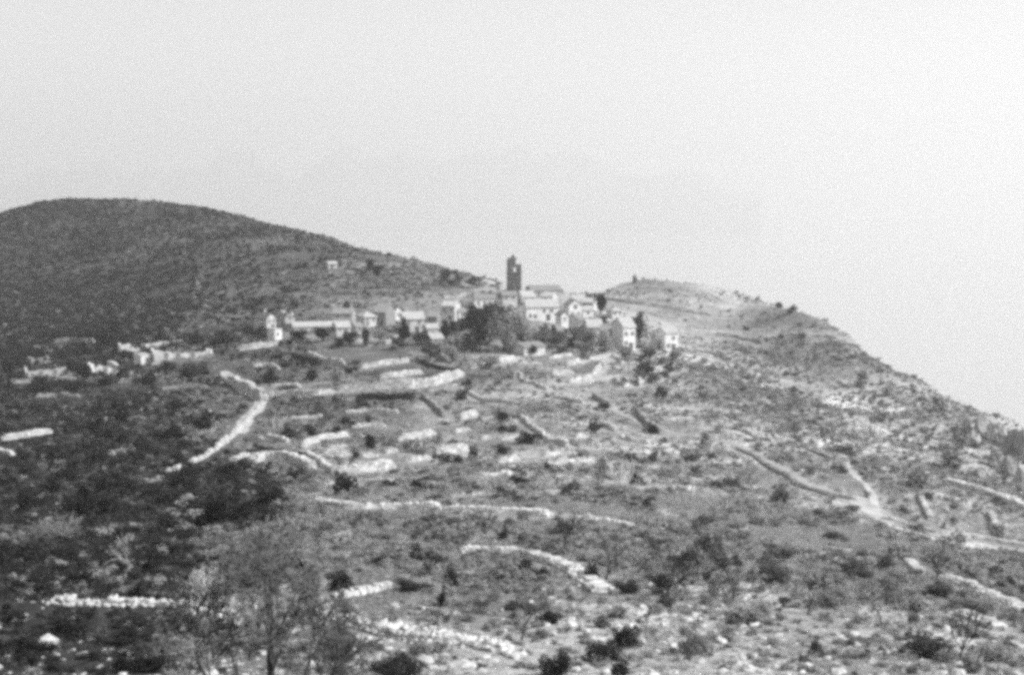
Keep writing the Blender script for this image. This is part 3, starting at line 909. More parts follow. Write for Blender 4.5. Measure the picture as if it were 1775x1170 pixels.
def stone_wall(label, pix, hpx, m='limestone_wall', thick=.65, group='dry stone walls on the terraces', single=False, tumble=.14, seed=0, name='stone_wall', ssize=1.0):
    rng = np.random.default_rng(seed + int(pix[0][0] * 3 + pix[0][1]))
    HP = [hit(px, py) for px, py in pix]
    P = [h[0] for h in HP]
    rm = float(np.mean([h[1] for h in HP]))
    mpp = rm * 1.03 / F
    hgt = hpx * mpp
    x, y, t = resample(P, 0.5 if rm > 100 else .2)
    z = ground(x, y)
    n = len(x)
    tx, ty = np.gradient(x), np.gradient(y)
    l = np.hypot(tx, ty) + 1e-9
    tx, ty = tx / l, ty / l
    nx, ny = -ty, tx
    hh = hgt * (1 + tumble * vnoise(t / 3.0, t * 0 + seed, 71) + tumble * .6 * vnoise(t / .9, t * 0 + seed, 73))
    hh *= np.clip(np.minimum(t, t[-1] - t) / (1.2 * hgt + .3) + .35, 0, 1)
    WALLS_AT.append(np.stack([x, y], 1))
    mid = n // 2
    o0 = np.array([x[mid], y[mid], z[mid]])
    root = empty(name, o0)
    LAND.append((pix[len(pix) // 2][0], pix[len(pix) // 2][1], label))
    tag(root, label, 'wall', group, 'thing')
    # core
    th = thick / 2 * .8
    rows = []
    for (k, hz) in ((-1.25, -.5), (-1.0, .93), (0.0, .97), (1.0, .93), (1.25, -.5)):
        zz = z + (hh * hz if hz > 0 else -.4)
        rows.append(np.stack([x + nx * th * k, y + ny * th * k, zz], 1) - o0)
    mb = MB()
    fs = [(a * n + i, (a + 1) * n + i, (a + 1) * n + i + 1, a * n + i + 1) for a in range(4) for i in range(n - 1)]
    fs += [tuple(a * n for a in range(5)), tuple(a * n + n - 1 for a in reversed(range(5)))]
    mb.add(np.concatenate(rows), fs)
    mb.build('core', 'wall_core', root)
    # stones
    sh = max(.20, 2.2 * mpp) * ssize
    sl = sh * 1.6
    L = t[-1]
    C, AX, AY, AZ, D = [], [], [], [], []
    ncr = max(1, int(round(hgt * (1 + tumble) / sh)))
    for side in (-1, 1):
        for c in range(ncr + 1):
            s = rng.uniform(0, sl)
            while s < L:
                ln = sl * rng.uniform(.55, 1.5)
                q = min(s + ln / 2, L)
                hq = np.interp(q, t, hh)
                if (c + .35) * sh < hq and rng.random() > .03:
                    i = np.interp(q, t, np.arange(n))
                    xq, yq, zq = np.interp(q, t, x), np.interp(q, t, y), np.interp(q, t, z)
                    a = np.array([np.interp(q, t, tx), np.interp(q, t, ty), 0])
                    b = np.array([-a[1], a[0], 0])
                    batter = thick / 2 * (1 - .18 * c * sh / max(hgt, .1))
                    dd = sh * rng.uniform(.8, 1.3)
                    w = rng.normal(0, .08)
                    a2 = a * math.cos(w) + b * math.sin(w)
                    b2 = np.array([-a2[1], a2[0], 0])
                    C.append((xq + b[0] * side * (batter - dd * .35) , yq + b[1] * side * (batter - dd * .35), zq + (c + .5) * sh + rng.normal(0, .1 * sh)))
                    AX.append(a2); AY.append(b2)
                    up = np.array([0, 0, 1.]) + rng.normal(0, .08, 3)
                    AZ.append(up / np.linalg.norm(up))
                    D.append((ln * .96, dd, sh * rng.uniform(.85, 1.15)))
                s += ln
    # coping
    s = 0.0
    while s < L:
        ln = sl * rng.uniform(.35, 1.0)
        q = min(s + ln / 2, L)
        if rng.random() > .2:
            a = np.array([np.interp(q, t, tx), np.interp(q, t, ty), 0])
            C.append((np.interp(q, t, x) + rng.normal(0, .1 * thick), np.interp(q, t, y) + rng.normal(0, .1 * thick), np.interp(q, t, z) + np.interp(q, t, hh) + sh * .25))
            AX.append(a); AY.append(np.array([-a[1], a[0], 0])); AZ.append(np.array([rng.normal(0, .15), rng.normal(0, .15), 1.]))
            D.append((ln * .95, thick * rng.uniform(.35, .7), sh * rng.uniform(.5, 1.1)))
        s += ln
    C = np.array(C) - o0
    if single:
        order = list(range(len(C)))
        for i in order:
            me_ = ROCKS[int(rng.integers(len(ROCKS)))]
            o = link('stone', me_, root)
            o.location = C[i]
            a = AX[i]
            o.rotation_euler = (rng.normal(0, .3), rng.normal(0, .3), math.atan2(a[1], a[0]) + rng.normal(0, .5))
            o.scale = (D[i][0] * 1.35, D[i][1] * 1.35, D[i][2] * 1.75)
    else:
        v, q = boxes_np(C, np.array(AX), np.array(AY), np.array(AZ), np.array(D), .28, rng)
        me_ = np_mesh('stones', v, q, m)
        o = link('stones', me_, root)
        o['kind'] = 'stuff'
    return root

LW, DW = 'limestone_wall', 'dull_wall'
GV = 'garden walls of the village'
stone_wall('low garden wall below the hipped roof house', [(615,594),(640,592),(662,590)], 5, LW, .6, group=GV)
stone_wall('garden wall slanting below the pointed pine', [(668,598),(682,592),(694,586)], 6, LW, .6, group=GV)
stone_wall('garden wall above the long whitewashed house', [(768,518),(790,516),(822,512)], 5, LW, .6, group=GV)
stone_wall('garden wall in front of the low terrace house', [(846,634),(866,628),(890,622)], 6, LW, .6, group=GV)
stone_wall('garden wall below the tall white end house', [(1020,624),(1045,620),(1066,616)], 5, LW, .6, group=GV)
stone_wall('garden wall above the stubby white wall', [(950,622),(970,620),(992,617)], 5, LW, .6, group=GV)
stone_wall('pale wall on the slope right of the standing white house', [(1185,612),(1210,616),(1240,622)], 4, LW, .6, group=GV)
GT = 'dry stone walls on the terraces'
stone_wall('short pale curved wall along the edge of the dark tilled plot', [(533,616),(546,622),(560,629),(597,633)], 9, LW)
stone_wall('upper of the two thin walls crossing the tilled plots', [(625,639),(650,637),(680,632),(714,627)], 8, LW)
stone_wall('lower of the two thin walls crossing the tilled plots', [(658,656),(690,654),(707,652),(732,648)], 9, LW)
stone_wall('tall bright curved retaining wall below the tilled plots', [(640,674),(690,675),(712,674),(752,670),(776,662),(802,651)], 16, LW, .8)
stone_wall('grey stretch of wall left of the tall bright retaining wall', [(583,682),(610,680),(640,676)], 14, DW, 1.0)
stone_wall('low pale wall running from the bare bank to the retaining wall', [(456,688),(500,686),(545,686),(582,683)], 9, LW)
stone_wall('broad sloping bank wall above the curved lane', [(398,664),(420,676),(440,688),(458,696)], 17, LW, 1.4)
stone_wall('short white wall beside the corner above the retaining wall', [(815,640),(828,639),(843,637)], 8, LW)
stone_wall('thin pale wall winding between dark shrubs in the middle', [(797,676),(822,688),(845,697),(872,699),(902,702)], 6, LW)
stone_wall('dark wall slanting down beside the bare plot', [(731,688),(745,700),(758,711),(770,724)], 8, DW)  # the wall's shadow side is put into duller stone
stone_wall('pale wall curving above the little walled enclosure', [(525,778),(540,768),(556,763),(603,757)], 9, LW)
stone_wall('thick pale wall curving at the left of the enclosure', [(437,803),(456,797),(498,799),(524,806),(543,817)], 15, LW, 1.1)
stone_wall('pale wall slanting down to the corner of the enclosure', [(531,790),(548,800),(565,812),(580,821)], 10, LW)
stone_wall('bright thick front wall of the enclosure', [(580,824),(605,823),(635,819),(662,816),(678,812)], 17, LW, 1.1)
stone_wall('bright wall left of the bare square plot', [(688,764),(706,762),(730,758),(754,756)], 11, LW)
stone_wall('wall along the foot of the bare square plot', [(754,786),(770,785),(790,784),(810,781)], 14, LW)
stone_wall('low wall below the bare square plot', [(700,800),(722,800),(746,797)], 9, LW)
stone_wall('pale stub of wall beside the dark bush in the middle', [(796,727),(808,724),(826,721)], 12, LW)
stone_wall('thick left half of the long pale wall across the slope', [(549,874),(570,880),(597,883),(640,884),(680,884),(765,884)], 11, LW, .9, group='long wall across the slope')
stone_wall('thin right half of the long pale wall across the slope', [(772,885),(830,886),(900,890),(952,894)], 7, LW, .8, group='long wall across the slope')
stone_wall('low overgrown wall continuing the long wall to the left', [(396,858),(430,858),(470,860),(508,862)], 6, DW, group='long wall across the slope')
stone_wall('tumbled stony wall right of the long pale wall', [(1005,899),(1040,905),(1070,909),(1092,913)], 8, LW, tumble=.6)
stone_wall('clean pale wall arching over dark bushes near the bottom', [(798,960),(830,958),(890,960),(920,966),(945,974),(975,984),(1000,993)], 9, LW, .7)
stone_wall('broken end of the arching wall running down to the right', [(1000,996),(1012,1004),(1028,1014),(1047,1030)], 9, LW, 1.0, tumble=.6)
stone_wall('pale slanting wall between two dark bushes near the bottom', [(578,1036),(600,1033),(620,1030),(650,1024),(676,1018)], 9, LW, .5, tumble=.3)
stone_wall('bright curving wall climbing the dark slope on the left', [(288,822),(305,815),(326,809),(350,796),(371,783),(392,768),(410,752),(428,732),(446,714),(458,700)], 7, LW, .5, tumble=.45)
stone_wall('ragged grey wall at the foot of the curving left wall', [(240,838),(262,836),(288,830)], 9, DW, tumble=.6)
stone_wall('pale wall alone in the dark scrub at the left edge', [(2,764),(30,760),(60,755),(88,751)], 9, LW)
stone_wall('lower bit of wall in the dark scrub at the left edge', [(-20,780),(0,785),(22,790)], 7, LW)
stone_wall('low pale wall leading left from the white cube house', [(415,608),(435,606),(460,602),(482,600)], 9, LW, .9)
stone_wall('grey wall among trees above the ruined hamlet', [(95,594),(125,593),(163,594)], 6, DW)
stone_wall('broken pale wall stepping down below the ruined hamlet', [(205,664),(228,662),(255,660)], 9, DW, tumble=.5)
stone_wall('bright bent wall below the right end of the village', [(984,664),(1004,662),(1021,658),(1031,648),(1041,636)], 8, LW)
stone_wall('short pale wall beside the bright bent wall', [(956,650),(974,649),(994,648)], 7, LW)
stone_wall('stubby white wall above the bright bent wall', [(981,634),(992,633),(1004,630)], 10, LW)
stone_wall('thin white wall alone on the slope below the standing white house', [(1080,671),(1098,669),(1118,665)], 6, LW)
stone_wall('dark stretch of wall beside the winding track', [(1028,688),(1042,697),(1060,706)], 8, DW)
stone_wall('dark wall dropping steeply beside the winding track', [(1104,714),(1113,728),(1125,740),(1146,754)], 10, DW)
stone_wall('low wall edging the winding track on the slope', [(1278,778),(1310,792),(1345,818),(1380,842),(1430,858),(1482,868)], 5, DW, .7)  # dull stone stands in for the shadow line beside the track
stone_wall('pale wall along the upper side of the right hand track', [(1528,900),(1560,908),(1583,915),(1624,925),(1700,934),(1790,950)], 6, LW)
stone_wall('pale wall along the lower side of the right hand track', [(1528,914),(1583,930),(1624,946),(1660,948),(1700,951)], 7, LW)
stone_wall('bold pale wall running to the right edge below the cliff', [(1637,836),(1660,843),(1685,850),(1730,865),(1790,886)], 10, LW, 1.0)
stone_wall('short wall slanting down between two fields on the right', [(1596,866),(1604,884),(1614,904)], 8, LW)
stone_wall('short wall slanting down near the right edge', [(1714,892),(1724,908),(1731,932)], 8, LW)
stone_wall('stub of wall below the right hand track', [(1575,976),(1584,986),(1594,998)], 8, LW)
stone_wall('upper wall on the stony slope at lower right', [(1640,1002),(1660,1009),(1685,1021),(1720,1033),(1770,1056)], 8, LW, .7, tumble=.5)
stone_wall('lower wall on the stony slope at lower right', [(1666,1064),(1690,1074),(1732,1092)], 7, LW, .7)
stone_wall('dark wall along the shoulder of the knoll', [(1052,520),(1075,524),(1105,528),(1140,532),(1170,538),(1230,548)], 4, DW)
stone_wall('thin pale wall in the bare field right of centre', [(1106,850),(1140,848),(1200,846)], 4, LW)
for lab, pix, hp in [
    ("short pale wall beside the winding wall's dark bushes", [(832, 762), (850, 761), (870, 762)], 9),
    ('pale scrap of wall right of the enclosure', [(666, 786), (676, 784), (688, 782)], 11),
    ('low pale wall between the enclosure and the bush', [(628, 792), (640, 792), (653, 792)], 8),
    ('pale wall below the broad dark bush of the terraces', [(862, 802), (880, 800), (898, 796)], 10),
    ('thin wall above the bare square plot', [(786, 750), (800, 748), (816, 746)], 7),
    ('pale bank wall right of the winding wall, upper part', [(1033, 738), (1052, 741), (1068, 748)], 11),
    ('pale bank wall right of the winding wall, lower part', [(1072, 760), (1095, 766), (1125, 770)], 9),
    ('long pale wall slanting down through the terraces', [(904, 726), (920, 740), (940, 760), (962, 768), (984, 776)], 8),
    ('short wall left of the bare tree on the middle slope', [(996, 758), (1010, 758), (1026, 758)], 8),
    ('wall above the broad dark bush of the terraces', [(866, 762), (895, 760), (930, 756)], 6),
    ('long thin wall above the pale bare field', [(940, 806), (975, 803), (1010, 800), (1040, 800)], 6),
    ('pale wall across the bare patch under the track', [(1146, 728), (1172, 728), (1200, 728)], 6),
    ('pale wall below the bend of the track', [(1250, 800), (1262, 800), (1276, 800)], 8),
    ('pale wall left of the thick curved wall', [(400, 800), (415, 796), (430, 790)], 8),
    ('terrace wall below the lane', [(462, 758), (480, 762), (500, 768)], 8),
    ('terrace wall above the curving enclosure wall', [(500, 728), (530, 726), (560, 724)], 6),
    ('terrace wall under the dark hedge', [(600, 716), (640, 714), (690, 716)], 6),
    ('terrace wall above the small enclosure bushes', [(610, 742), (640, 740), (670, 742)], 7),
    ('small terrace wall below the dark hedge by the lane', [(740, 680), (765, 676), (790, 668)], 5),
    ('terrace wall under the tilled plot hedge', [(440, 636), (462, 635), (484, 640)], 6),
    ('terrace wall below the round dark bush of the bank', [(470, 672), (495, 670), (520, 672)], 6),
    ('terrace wall beside the field hut', [(910, 664), (930, 668), (950, 676)], 6),
    ('terrace wall below the bright bent wall', [(960, 690), (985, 694), (1012, 700)], 6),
    ('long low terrace wall left of the largest thicket', [(940, 790), (970, 788), (1000, 788)], 7),
    ('terrace wall between the long wall and the enclosure', [(560, 842), (600, 838), (640, 836), (690, 838)], 6),
    ('terrace wall above the thin end of the long wall', [(780, 862), (820, 860), (870, 862)], 6),
    ('terrace wall left of the pale bare field', [(830, 828), (860, 826), (890, 824)], 7),
    ('terrace wall in the middle of the seaward slope', [(1180, 650), (1215, 654), (1250, 660)], 5),
    ('upper terrace wall of the seaward slope', [(1240, 580), (1280, 586), (1320, 596)], 4),
    ('terrace wall below the round bush of the middle slope', [(1180, 706), (1220, 708), (1260, 712)], 5),
    ('terrace wall above the winding track', [(1240, 740), (1290, 748), (1340, 766)], 6),
    ('terrace wall near the seaward bushes', [(1400, 780), (1440, 796), (1470, 800)], 5),
    ('pale tumbled wall along the foot of the long sunlit ruin', [(262, 634), (300, 630), (345, 624), (372, 620)], 8),
    ('tumbled wall linking the square ruin and the white cube house', [(150, 662), (190, 660), (230, 648)], 8),
    ('tumbled wall at the foot of the low long ruin', [(20, 664), (70, 662), (130, 658)], 7),
    ('terrace wall in the dark scrub under the hamlet', [(60, 690), (100, 688), (140, 690)], 7),
    ('second terrace wall in the dark scrub under the hamlet', [(160, 730), (200, 728), (250, 726)], 6),
    ('pale heap of wall in the dark scrub', [(185, 790), (205, 786), (226, 784)], 8),
    ('terrace wall between the hamlet and the lane', [(280, 676), (320, 672), (360, 672)], 6),
    ('terrace wall crossing the dark hollow', [(90, 880), (140, 876), (200, 878)], 6),
    ('hill wall climbing beyond the chapel', [(470, 480), (500, 474), (540, 470)], 4),
    ('hill wall below the chapel', [(520, 505), (570, 508), (620, 512)], 4),
    ('hill wall on the saddle', [(660, 500), (700, 500), (750, 504)], 4),
]:
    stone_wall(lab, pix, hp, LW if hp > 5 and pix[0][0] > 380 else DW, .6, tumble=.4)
stone_wall('boulder wall of large pale stones at the lower left', [(80,1046),(110,1048),(145,1049),(177,1050),(236,1050),(270,1051),(304,1052)], 14, thick=.6, single=True, group='boulder walls in front', tumble=.6, ssize=.95)
stone_wall('tumbled end of the boulder wall behind the bare sapling', [(316,1052),(340,1058),(360,1066),(390,1074),(420,1078)], 15, thick=1.0, single=True, group='boulder walls in front', tumble=.7, ssize=.95)
stone_wall('row of pale boulders crossing the bottom of the slope', [(527,1074),(560,1074),(590,1075),(637,1090),(676,1100),(714,1108),(755,1110),(789,1111),(830,1116),(855,1124),(908,1140)], 14, thick=.9, single=True, group='boulder walls in front', tumble=.7, ssize=.95)

# ------------------------------------------------------------------ plants
def unit(v):
    return v / (np.linalg.norm(v, axis=-1, keepdims=True) + 1e-9)

def leaf_cloud(lobes, n, size, rng, aspect=.6, shell=.55):
    """n leaf faces spread through the outer part of some lobes (cx,cy,cz,rx,ry,rz)"""
    lobes = np.array(lobes, float)
    vol = lobes[:, 3] * lobes[:, 4] * lobes[:, 5]
    k = rng.choice(len(lobes), n, p=vol / vol.sum())
    d = unit(rng.normal(size=(n, 3)))
    rad = (shell + (1 - shell) * rng.random(n) ** .7) * (1 + .12 * rng.normal(size=n))
    c = lobes[k, :3] + d * lobes[k, 3:] * rad[:, None]
    nrm = unit(d + .9 * rng.normal(size=(n, 3)))
    a = unit(np.cross(nrm, rng.normal(size=(n, 3))))
    b = np.cross(nrm, a)
    s = size * rng.uniform(.6, 1.4, (n, 1))
    a, b = a * s, b * s * aspect
    v = np.stack([c - a, c - b * .9, c + a, c + b], 1).reshape(-1, 3)
    q = np.arange(n * 4).reshape(-1, 4)
    keep = (v.reshape(n, 4, 3)[:, :, 2].min(1) > 0.0)
    v = v.reshape(n, 4, 3)[keep].reshape(-1, 3)
    return v, np.arange(len(v)).reshape(-1, 4)

def bush_lobes(rng, nl=7):
    L = [(rng.normal(0, .06), rng.normal(0, .06), .34, .27, .27, .32)]
    for _ in range(nl + 4):
        a = rng.uniform(0, 6.28)
        r = rng.uniform(.10, .42)
        s = rng.uniform(.08, .2)
        L.append((r * math.cos(a), r * math.sin(a), rng.uniform(.1, .88 - .5 * r), s, s, s * rng.uniform(.8, 1.3)))
    return L

def sprig_stems(rng, n=5):
    mb = MB()
    for _ in range(n):
        a = rng.uniform(0, 6.28)
        e = np.array([.25 * math.cos(a), .25 * math.sin(a), rng.uniform(.45, .75)])
        mid = e * .5 + rng.normal(0, .04, 3)
        mb.tube([(0, 0, -.08), mid, e], [.03, .02, .008], 4)
    return mb.mesh('stem', 'bark')

def bush_protos(n, leaves, size, m, seed):
    out = []
    for k in range(n):
        rng = np.random.default_rng(seed + k)
        v, q = leaf_cloud(bush_lobes(rng), leaves, size, rng)
        out.append((np_mesh('foliage', v, q, m), sprig_stems(rng)))
    return out
NEAR = {'dark': bush_protos(5, 2600, .030, 'leaf_dark', 300), 'mid': bush_protos(3, 2600, .030, 'leaf_mid', 320)}
FARB = {'dark': bush_protos(5, 420, .066, 'leaf_dark', 340), 'mid': bush_protos(4, 420, .066, 'leaf_mid', 360), 'grey': bush_protos(4, 380, .066, 'leaf_grey', 370)}
NEAR['grey'] = bush_protos(3, 2600, .030, 'leaf_grey', 330)

def twig_shrub_mesh(rng, stems, depth, m, rad=.012, n=3, gen=3, name='twigs'):
    mb = MB()
    def grow(p, d, L, r, g):
        pts = [p]
        rr = [r]
        q = p.copy()
        dd = d.copy()
        for _ in range(3):
            dd = unit(dd + rng.normal(0, .16, 3) + np.array([0, 0, .06]))
            q = q + dd * L / 3
            pts.append(q.copy())
            rr.append(rr[-1] * .8)
        mb.tube(pts, rr, n)
        if g > 0:
            for _ in range(int(rng.integers(3, 6))):
                t = rng.uniform(.3, 1.0)
                i = min(2, int(t * 3))
                s = pts[i] + (pts[i + 1] - pts[i]) * (t * 3 - i)
                nd = unit(dd + rng.normal(0, .55, 3))
                grow(s, nd, L * rng.uniform(.4, .68), max(rr[i] * .55, .0035), g - 1)
    for _ in range(stems):
        a = rng.uniform(0, 6.28)
        sp = rng.uniform(.1, .55)
        grow(np.array([.06 * math.cos(a), .06 * math.sin(a), -.05]), unit(np.array([sp * math.cos(a), sp * math.sin(a), 1.0])), rng.uniform(.4, .62), rad, gen)
    return mb.mesh(name, m)

TWIGN = [twig_shrub_mesh(np.random.default_rng(400 + k), 9, 0, 'twig' if k % 2 else 'pale_twig', .010, 3, 3) for k in range(4)]
TWIGF = [twig_shrub_mesh(np.random.default_rng(420 + k), 7, 0, 'twig' if k % 2 else 'straw', .018, 3, 2) for k in range(4)]

PLACED = []
def put_plant(name, parts, px, py, wpx, hpx, label, cat, group, at=None, whole=False):
    if at is None:
        p, r = hit(px, py)
    else:
        p, r = at
    mpp = math.hypot(r, p[2]) / F
    w, h = wpx * mpp, hpx * mpp
    PLACED.append((p[0], p[1], w / 2))
    rz = random.uniform(0, 6.28)
    if whole:
        root = link(name, parts[0])
        root.location = (p[0], p[1], p[2] - .04)
        root.rotation_euler = (0, 0, rz)
    else:
        root = empty(name, (p[0], p[1], p[2] - .04), rz)
        for nm, me_ in zip(('foliage', 'stem') if len(parts) == 2 else ('twigs',), parts):
            link(nm, me_, root)
    root.scale = (w / .92, w / .92, h / .95)
    tag(root, label, cat, group)
    return root

# bushes read off the photograph one by one: x, foot, width, height, label
B = [
(597,862,42,46,'big round dark bush just above the long pale wall'),
(676,850,25,22,'low dark bush right of the big round bush'),
(684,873,14,12,'small dark bush touching the long pale wall'),
(642,778,30,30,'dark bush in the middle of the walled enclosure'),
(617,795,18,18,'small bush at the corner of the enclosure'),
(820,798,18,30,'upright dark bush right of the bare square plot'),
(766,806,36,24,'broad bush below the bare square plot'),
(796,806,24,20,'bush beside the upright dark bush'),
(718,778,28,18,'bush below the bright wall left of the bare plot'),
(468,844,46,16,'flat dark bush below the thick curved wall'),
(510,832,34,22,'dark bush under the end of the thick curved wall'),
(583,696,12,18,'small dark bush under the grey stretch of wall'),
(602,704,20,18,'dark bush below the grey stretch of wall'),
(811,668,20,12,'small dark bush at the corner above the winding wall'),
(800,694,30,20,'dark bush beside the head of the winding wall'),
(583,668,24,28,'dark bush left of the grey stretch of wall'),
(608,650,24,18,'dark bush between the two thin walls'),
(465,664,28,26,'round dark bush above the bare bank'),
(540,660,30,24,'dark bush above the low pale wall'),
(497,680,30,16,'low bush touching the low pale wall'),
(653,664,20,8,'flat dark bush standing in for the shadow of the lower thin wall'),  # leafy mass added where the wall casts its shadow
(589,1024,44,40,'dark bush at the left end of the slanting wall'),
(782,1018,22,44,'tall narrow dark bush left of the arching wall'),
(764,1052,18,34,'narrow dark bush below the tall narrow one'),
(711,1024,50,20,'spreading bush at the right end of the slanting wall'),
(888,996,52,30,'dark bush under the arching wall'),
(937,1004,34,26,'second dark bush under the arching wall'),
(680,978,60,18,'long low dark bush above the slanting wall'),
(772,914,54,20,'wide low bush below the long pale wall'),
(872,938,22,26,'dark bush above the start of the arching wall'),
(535,988,60,22,'low spreading bush behind the bare tree'),
(690,1178,80,50,'large dark bush cut by the bottom edge'),
(968,1172,64,46,'dark bush in the pale rocks at the bottom'),
(951,1080,46,28,'dark bush above the pale rocks'),
(583,1098,46,16,'low bush behind the row of boulders'),
(1208,1132,66,46,'round dark bush in the pale rocks'),
(1417,1132,26,25,'small round dark bush among the pale rocks'),
(1045,1146,56,40,'ragged dark bush in the middle of the pale rocks'),
(1070,1176,44,36,'dark bush at the bottom edge beside the pale rocks'),
(1309,1082,54,44,'feathery dark bush above the pale rocks'),
(1153,1054,32,24,'bush at the foot of the slim bare tree'),
(1089,1030,40,30,'dark bush right of the broken wall end'),
(1028,1002,24,30,'dark bush behind the end of the arching wall'),
(954,962,30,30,'grey bush behind the arching wall'),
(1350,1016,40,20,'low bush in the field at lower right'),
(1440,1050,60,36,'wide bush with a pale rock beside it'),
(1481,1004,38,36,'dark forked bush in the field at lower right'),
(1407,916,44,18,'low bush below the winding track'),
(1447,938,50,20,'flat dark bush in the pale field'),
(1228,912,44,28,'bush at the edge of the bare field right of centre'),
(1354,878,46,38,'dense bush left of the winding track'),
(1559,1014,42,34,'dark bush below the right hand track'),
(1630,1040,34,32,'dark bush left of the stony slope walls'),
(1652,1058,18,22,'small dark bush between the stony slope walls'),
(1690,1068,42,18,'low dark bush over the lower stony wall'),
(1593,850,60,34,'big grey bush above the right hand fields'),
(1661,994,60,22,'wide low bush below the right hand track'),
(1630,974,30,22,'bush touching the right hand track'),
(1477,888,30,12,'low bush beside the fork of the tracks'),
(1556,820,32,16,'bush above the right hand fields'),
(1572,1108,24,18,'lone dark bush on the pale grass at lower right'),
(1720,1146,60,36,'dark bush near the bottom right corner'),
(1528,732,28,22,'round bush on the seaward slope'),
(1432,760,34,24,'dark bush in the middle of the seaward slope'),
(1381,750,26,30,'upright bush on the seaward slope'),
(1460,784,60,16,'long low bush across the seaward slope'),
(1555,757,18,14,'small bush on the seaward slope near the cliff'),
(1494,670,34,32,'dark bush on the skyline of the seaward slope'),
(1540,686,24,24,'bush just below the skyline near the cliff'),
(1664,780,44,56,'tall dark bush in the gully of the cliff'),
(1650,818,50,36,'dark bush at the foot of the gully'),
(1630,708,34,24,'bush at the top of the cliff'),
(1222,692,30,24,'round dark bush alone on the middle slope'),
(872,730,30,20,'dark bush beside the winding pale wall'),
(870,750,28,14,'low dark bush below the winding pale wall'),
(915,770,46,24,'broad dark bush in the middle of the terraces'),
(870,790,30,22,'dark bush below the terraces'),
(900,846,34,24,'dark bush left of the pale bare field'),
(948,816,16,20,'small bush above the pale bare field'),
(898,872,30,20,'dark bush above the thin end of the long wall'),
(1196,800,40,16,'low bush below the winding track bend'),
(1112,880,34,22,'dark bush right of the pale bare field'),
(1044,712,30,14,'dark bush beside the dark stretch of wall'),
(1130,752,28,18,'dark bush at the foot of the steep dark wall'),
(187,596,50,34,'large dark bush above the ruined hamlet'),
(100,586,26,20,'dark bush left of the hamlet trees'),
(156,590,36,28,'dark bush beside the large hamlet bush'),
(276,592,30,20,'dark bush above the ruin at the back'),
(341,596,40,20,'dark bush above the long sunlit ruin'),
(390,596,40,20,'dark bush between the hamlet and the cube house'),
(221,622,24,18,'dark bush in front of the ruin at the back'),
(215,656,36,22,'dark bush left below the white cube house of the hamlet'),
(325,654,50,26,'dark bush below the long sunlit ruin'),
(255,668,40,24,'dark bush below the white cube house of the hamlet'),
(354,650,20,16,'small bush at the end of the long sunlit ruin'),
(75,668,44,20,'dark bush in front of the low long ruin'),
(130,652,40,26,'dark bush between the low long ruin and the square ruin'),
(180,668,40,18,'dark bush in front of the square ruin'),
(290,642,44,18,'dark bush in front of the long sunlit ruin'),
(240,606,30,18,'dark bush inside the ruin at the back'),
(20,640,44,26,'dark bush at the left edge beside the low long ruin'),
(140,915,44,70,'tall black bush in the dark hollow on the left'),
(330,845,44,28,'dark bush at the foot of the curving left wall'),
(290,880,54,30,'dark bush below the curving left wall'),
(230,860,44,30,'black bush in the dark scrub on the left'),
(120,1100,90,44,'broad dark bush under the boulder wall'),
(260,1165,80,50,'dark bush at the bottom left edge'),
(310,960,40,26,'dark bush behind the thin pale sapling'),
(175,960,40,28,'dark bush above the boulder wall'),
]
for i, (px, py, w, h, lab) in enumerate(B):
    LAND.append((px, py - h / 2, lab))
    near = py > 880
    kind = 'grey' if 'grey' in lab or (px > 1200 and py < 820) or (px > 1150 and i % 2) else 'mid' if px > 1150 or any(k in lab for k in ('feathery', 'low bush')) else 'dark'  # leaves made paler to the right, standing in for veiling glare
    src = (NEAR if near else FARB)[kind]
    put_plant('bush', src[i % len(src)], px, py, w * 1.1, h * 1.1, lab, 'bush', 'evergreen bushes on the hillside')

# hedge rows as single plants
def hedge(label, pix, hpx):
    P = [hit(px, py) for px, py in pix]
    r = float(np.mean([q[1] for q in P]))
    mpp = r * 1.03 / F
    x, y, t = resample([q[0] for q in P], hpx * mpp * .5)
    z = ground(x, y)
    rng = np.random.default_rng(int(pix[0][0]))
    h = hpx * mpp
    o0 = np.array([x[0], y[0], z[0]])
    L = [(x[i] - o0[0], y[i] - o0[1], z[i] - o0[2] + h * .45 + 20, h * .55, h * .55, h * rng.uniform(.4, .62)) for i in range(len(x))]
    v, q = leaf_cloud(L, 300 * len(x), h * .09, rng)
    v[:, 2] -= 20
    root = empty('hedge', o0)
    tag(root, label, 'hedge')
    link('foliage', np_mesh('foliage', v, q, 'leaf_dark'), root)
    mb = MB()
    mb.tube([(0, 0, -.1), (.1, 0, h * .3), (.15, .1, h * .7)], [.12, .1, .04], 5)
    mb.build('stem', 'bark', root)
hedge('dark hedge along the foot of the tall bright retaining wall', [(622,694),(650,693),(680,694),(712,693)], 13)
hedge('dark hedge at the upper left of the tilled plot', [(484,622),(505,621),(525,626),(550,634)], 11)
hedge('dark hedge along the top of the thick curved wall', [(442,778),(470,786),(498,787),(524,792)], 9)
hedge('dark hedge beside the lane above the retaining wall corner', [(728,630),(750,638),(775,644),(800,645)], 7)
hedge('dark hedge below the trees in front of the white terrace house', [(900,592),(915,592),(932,594)], 10)

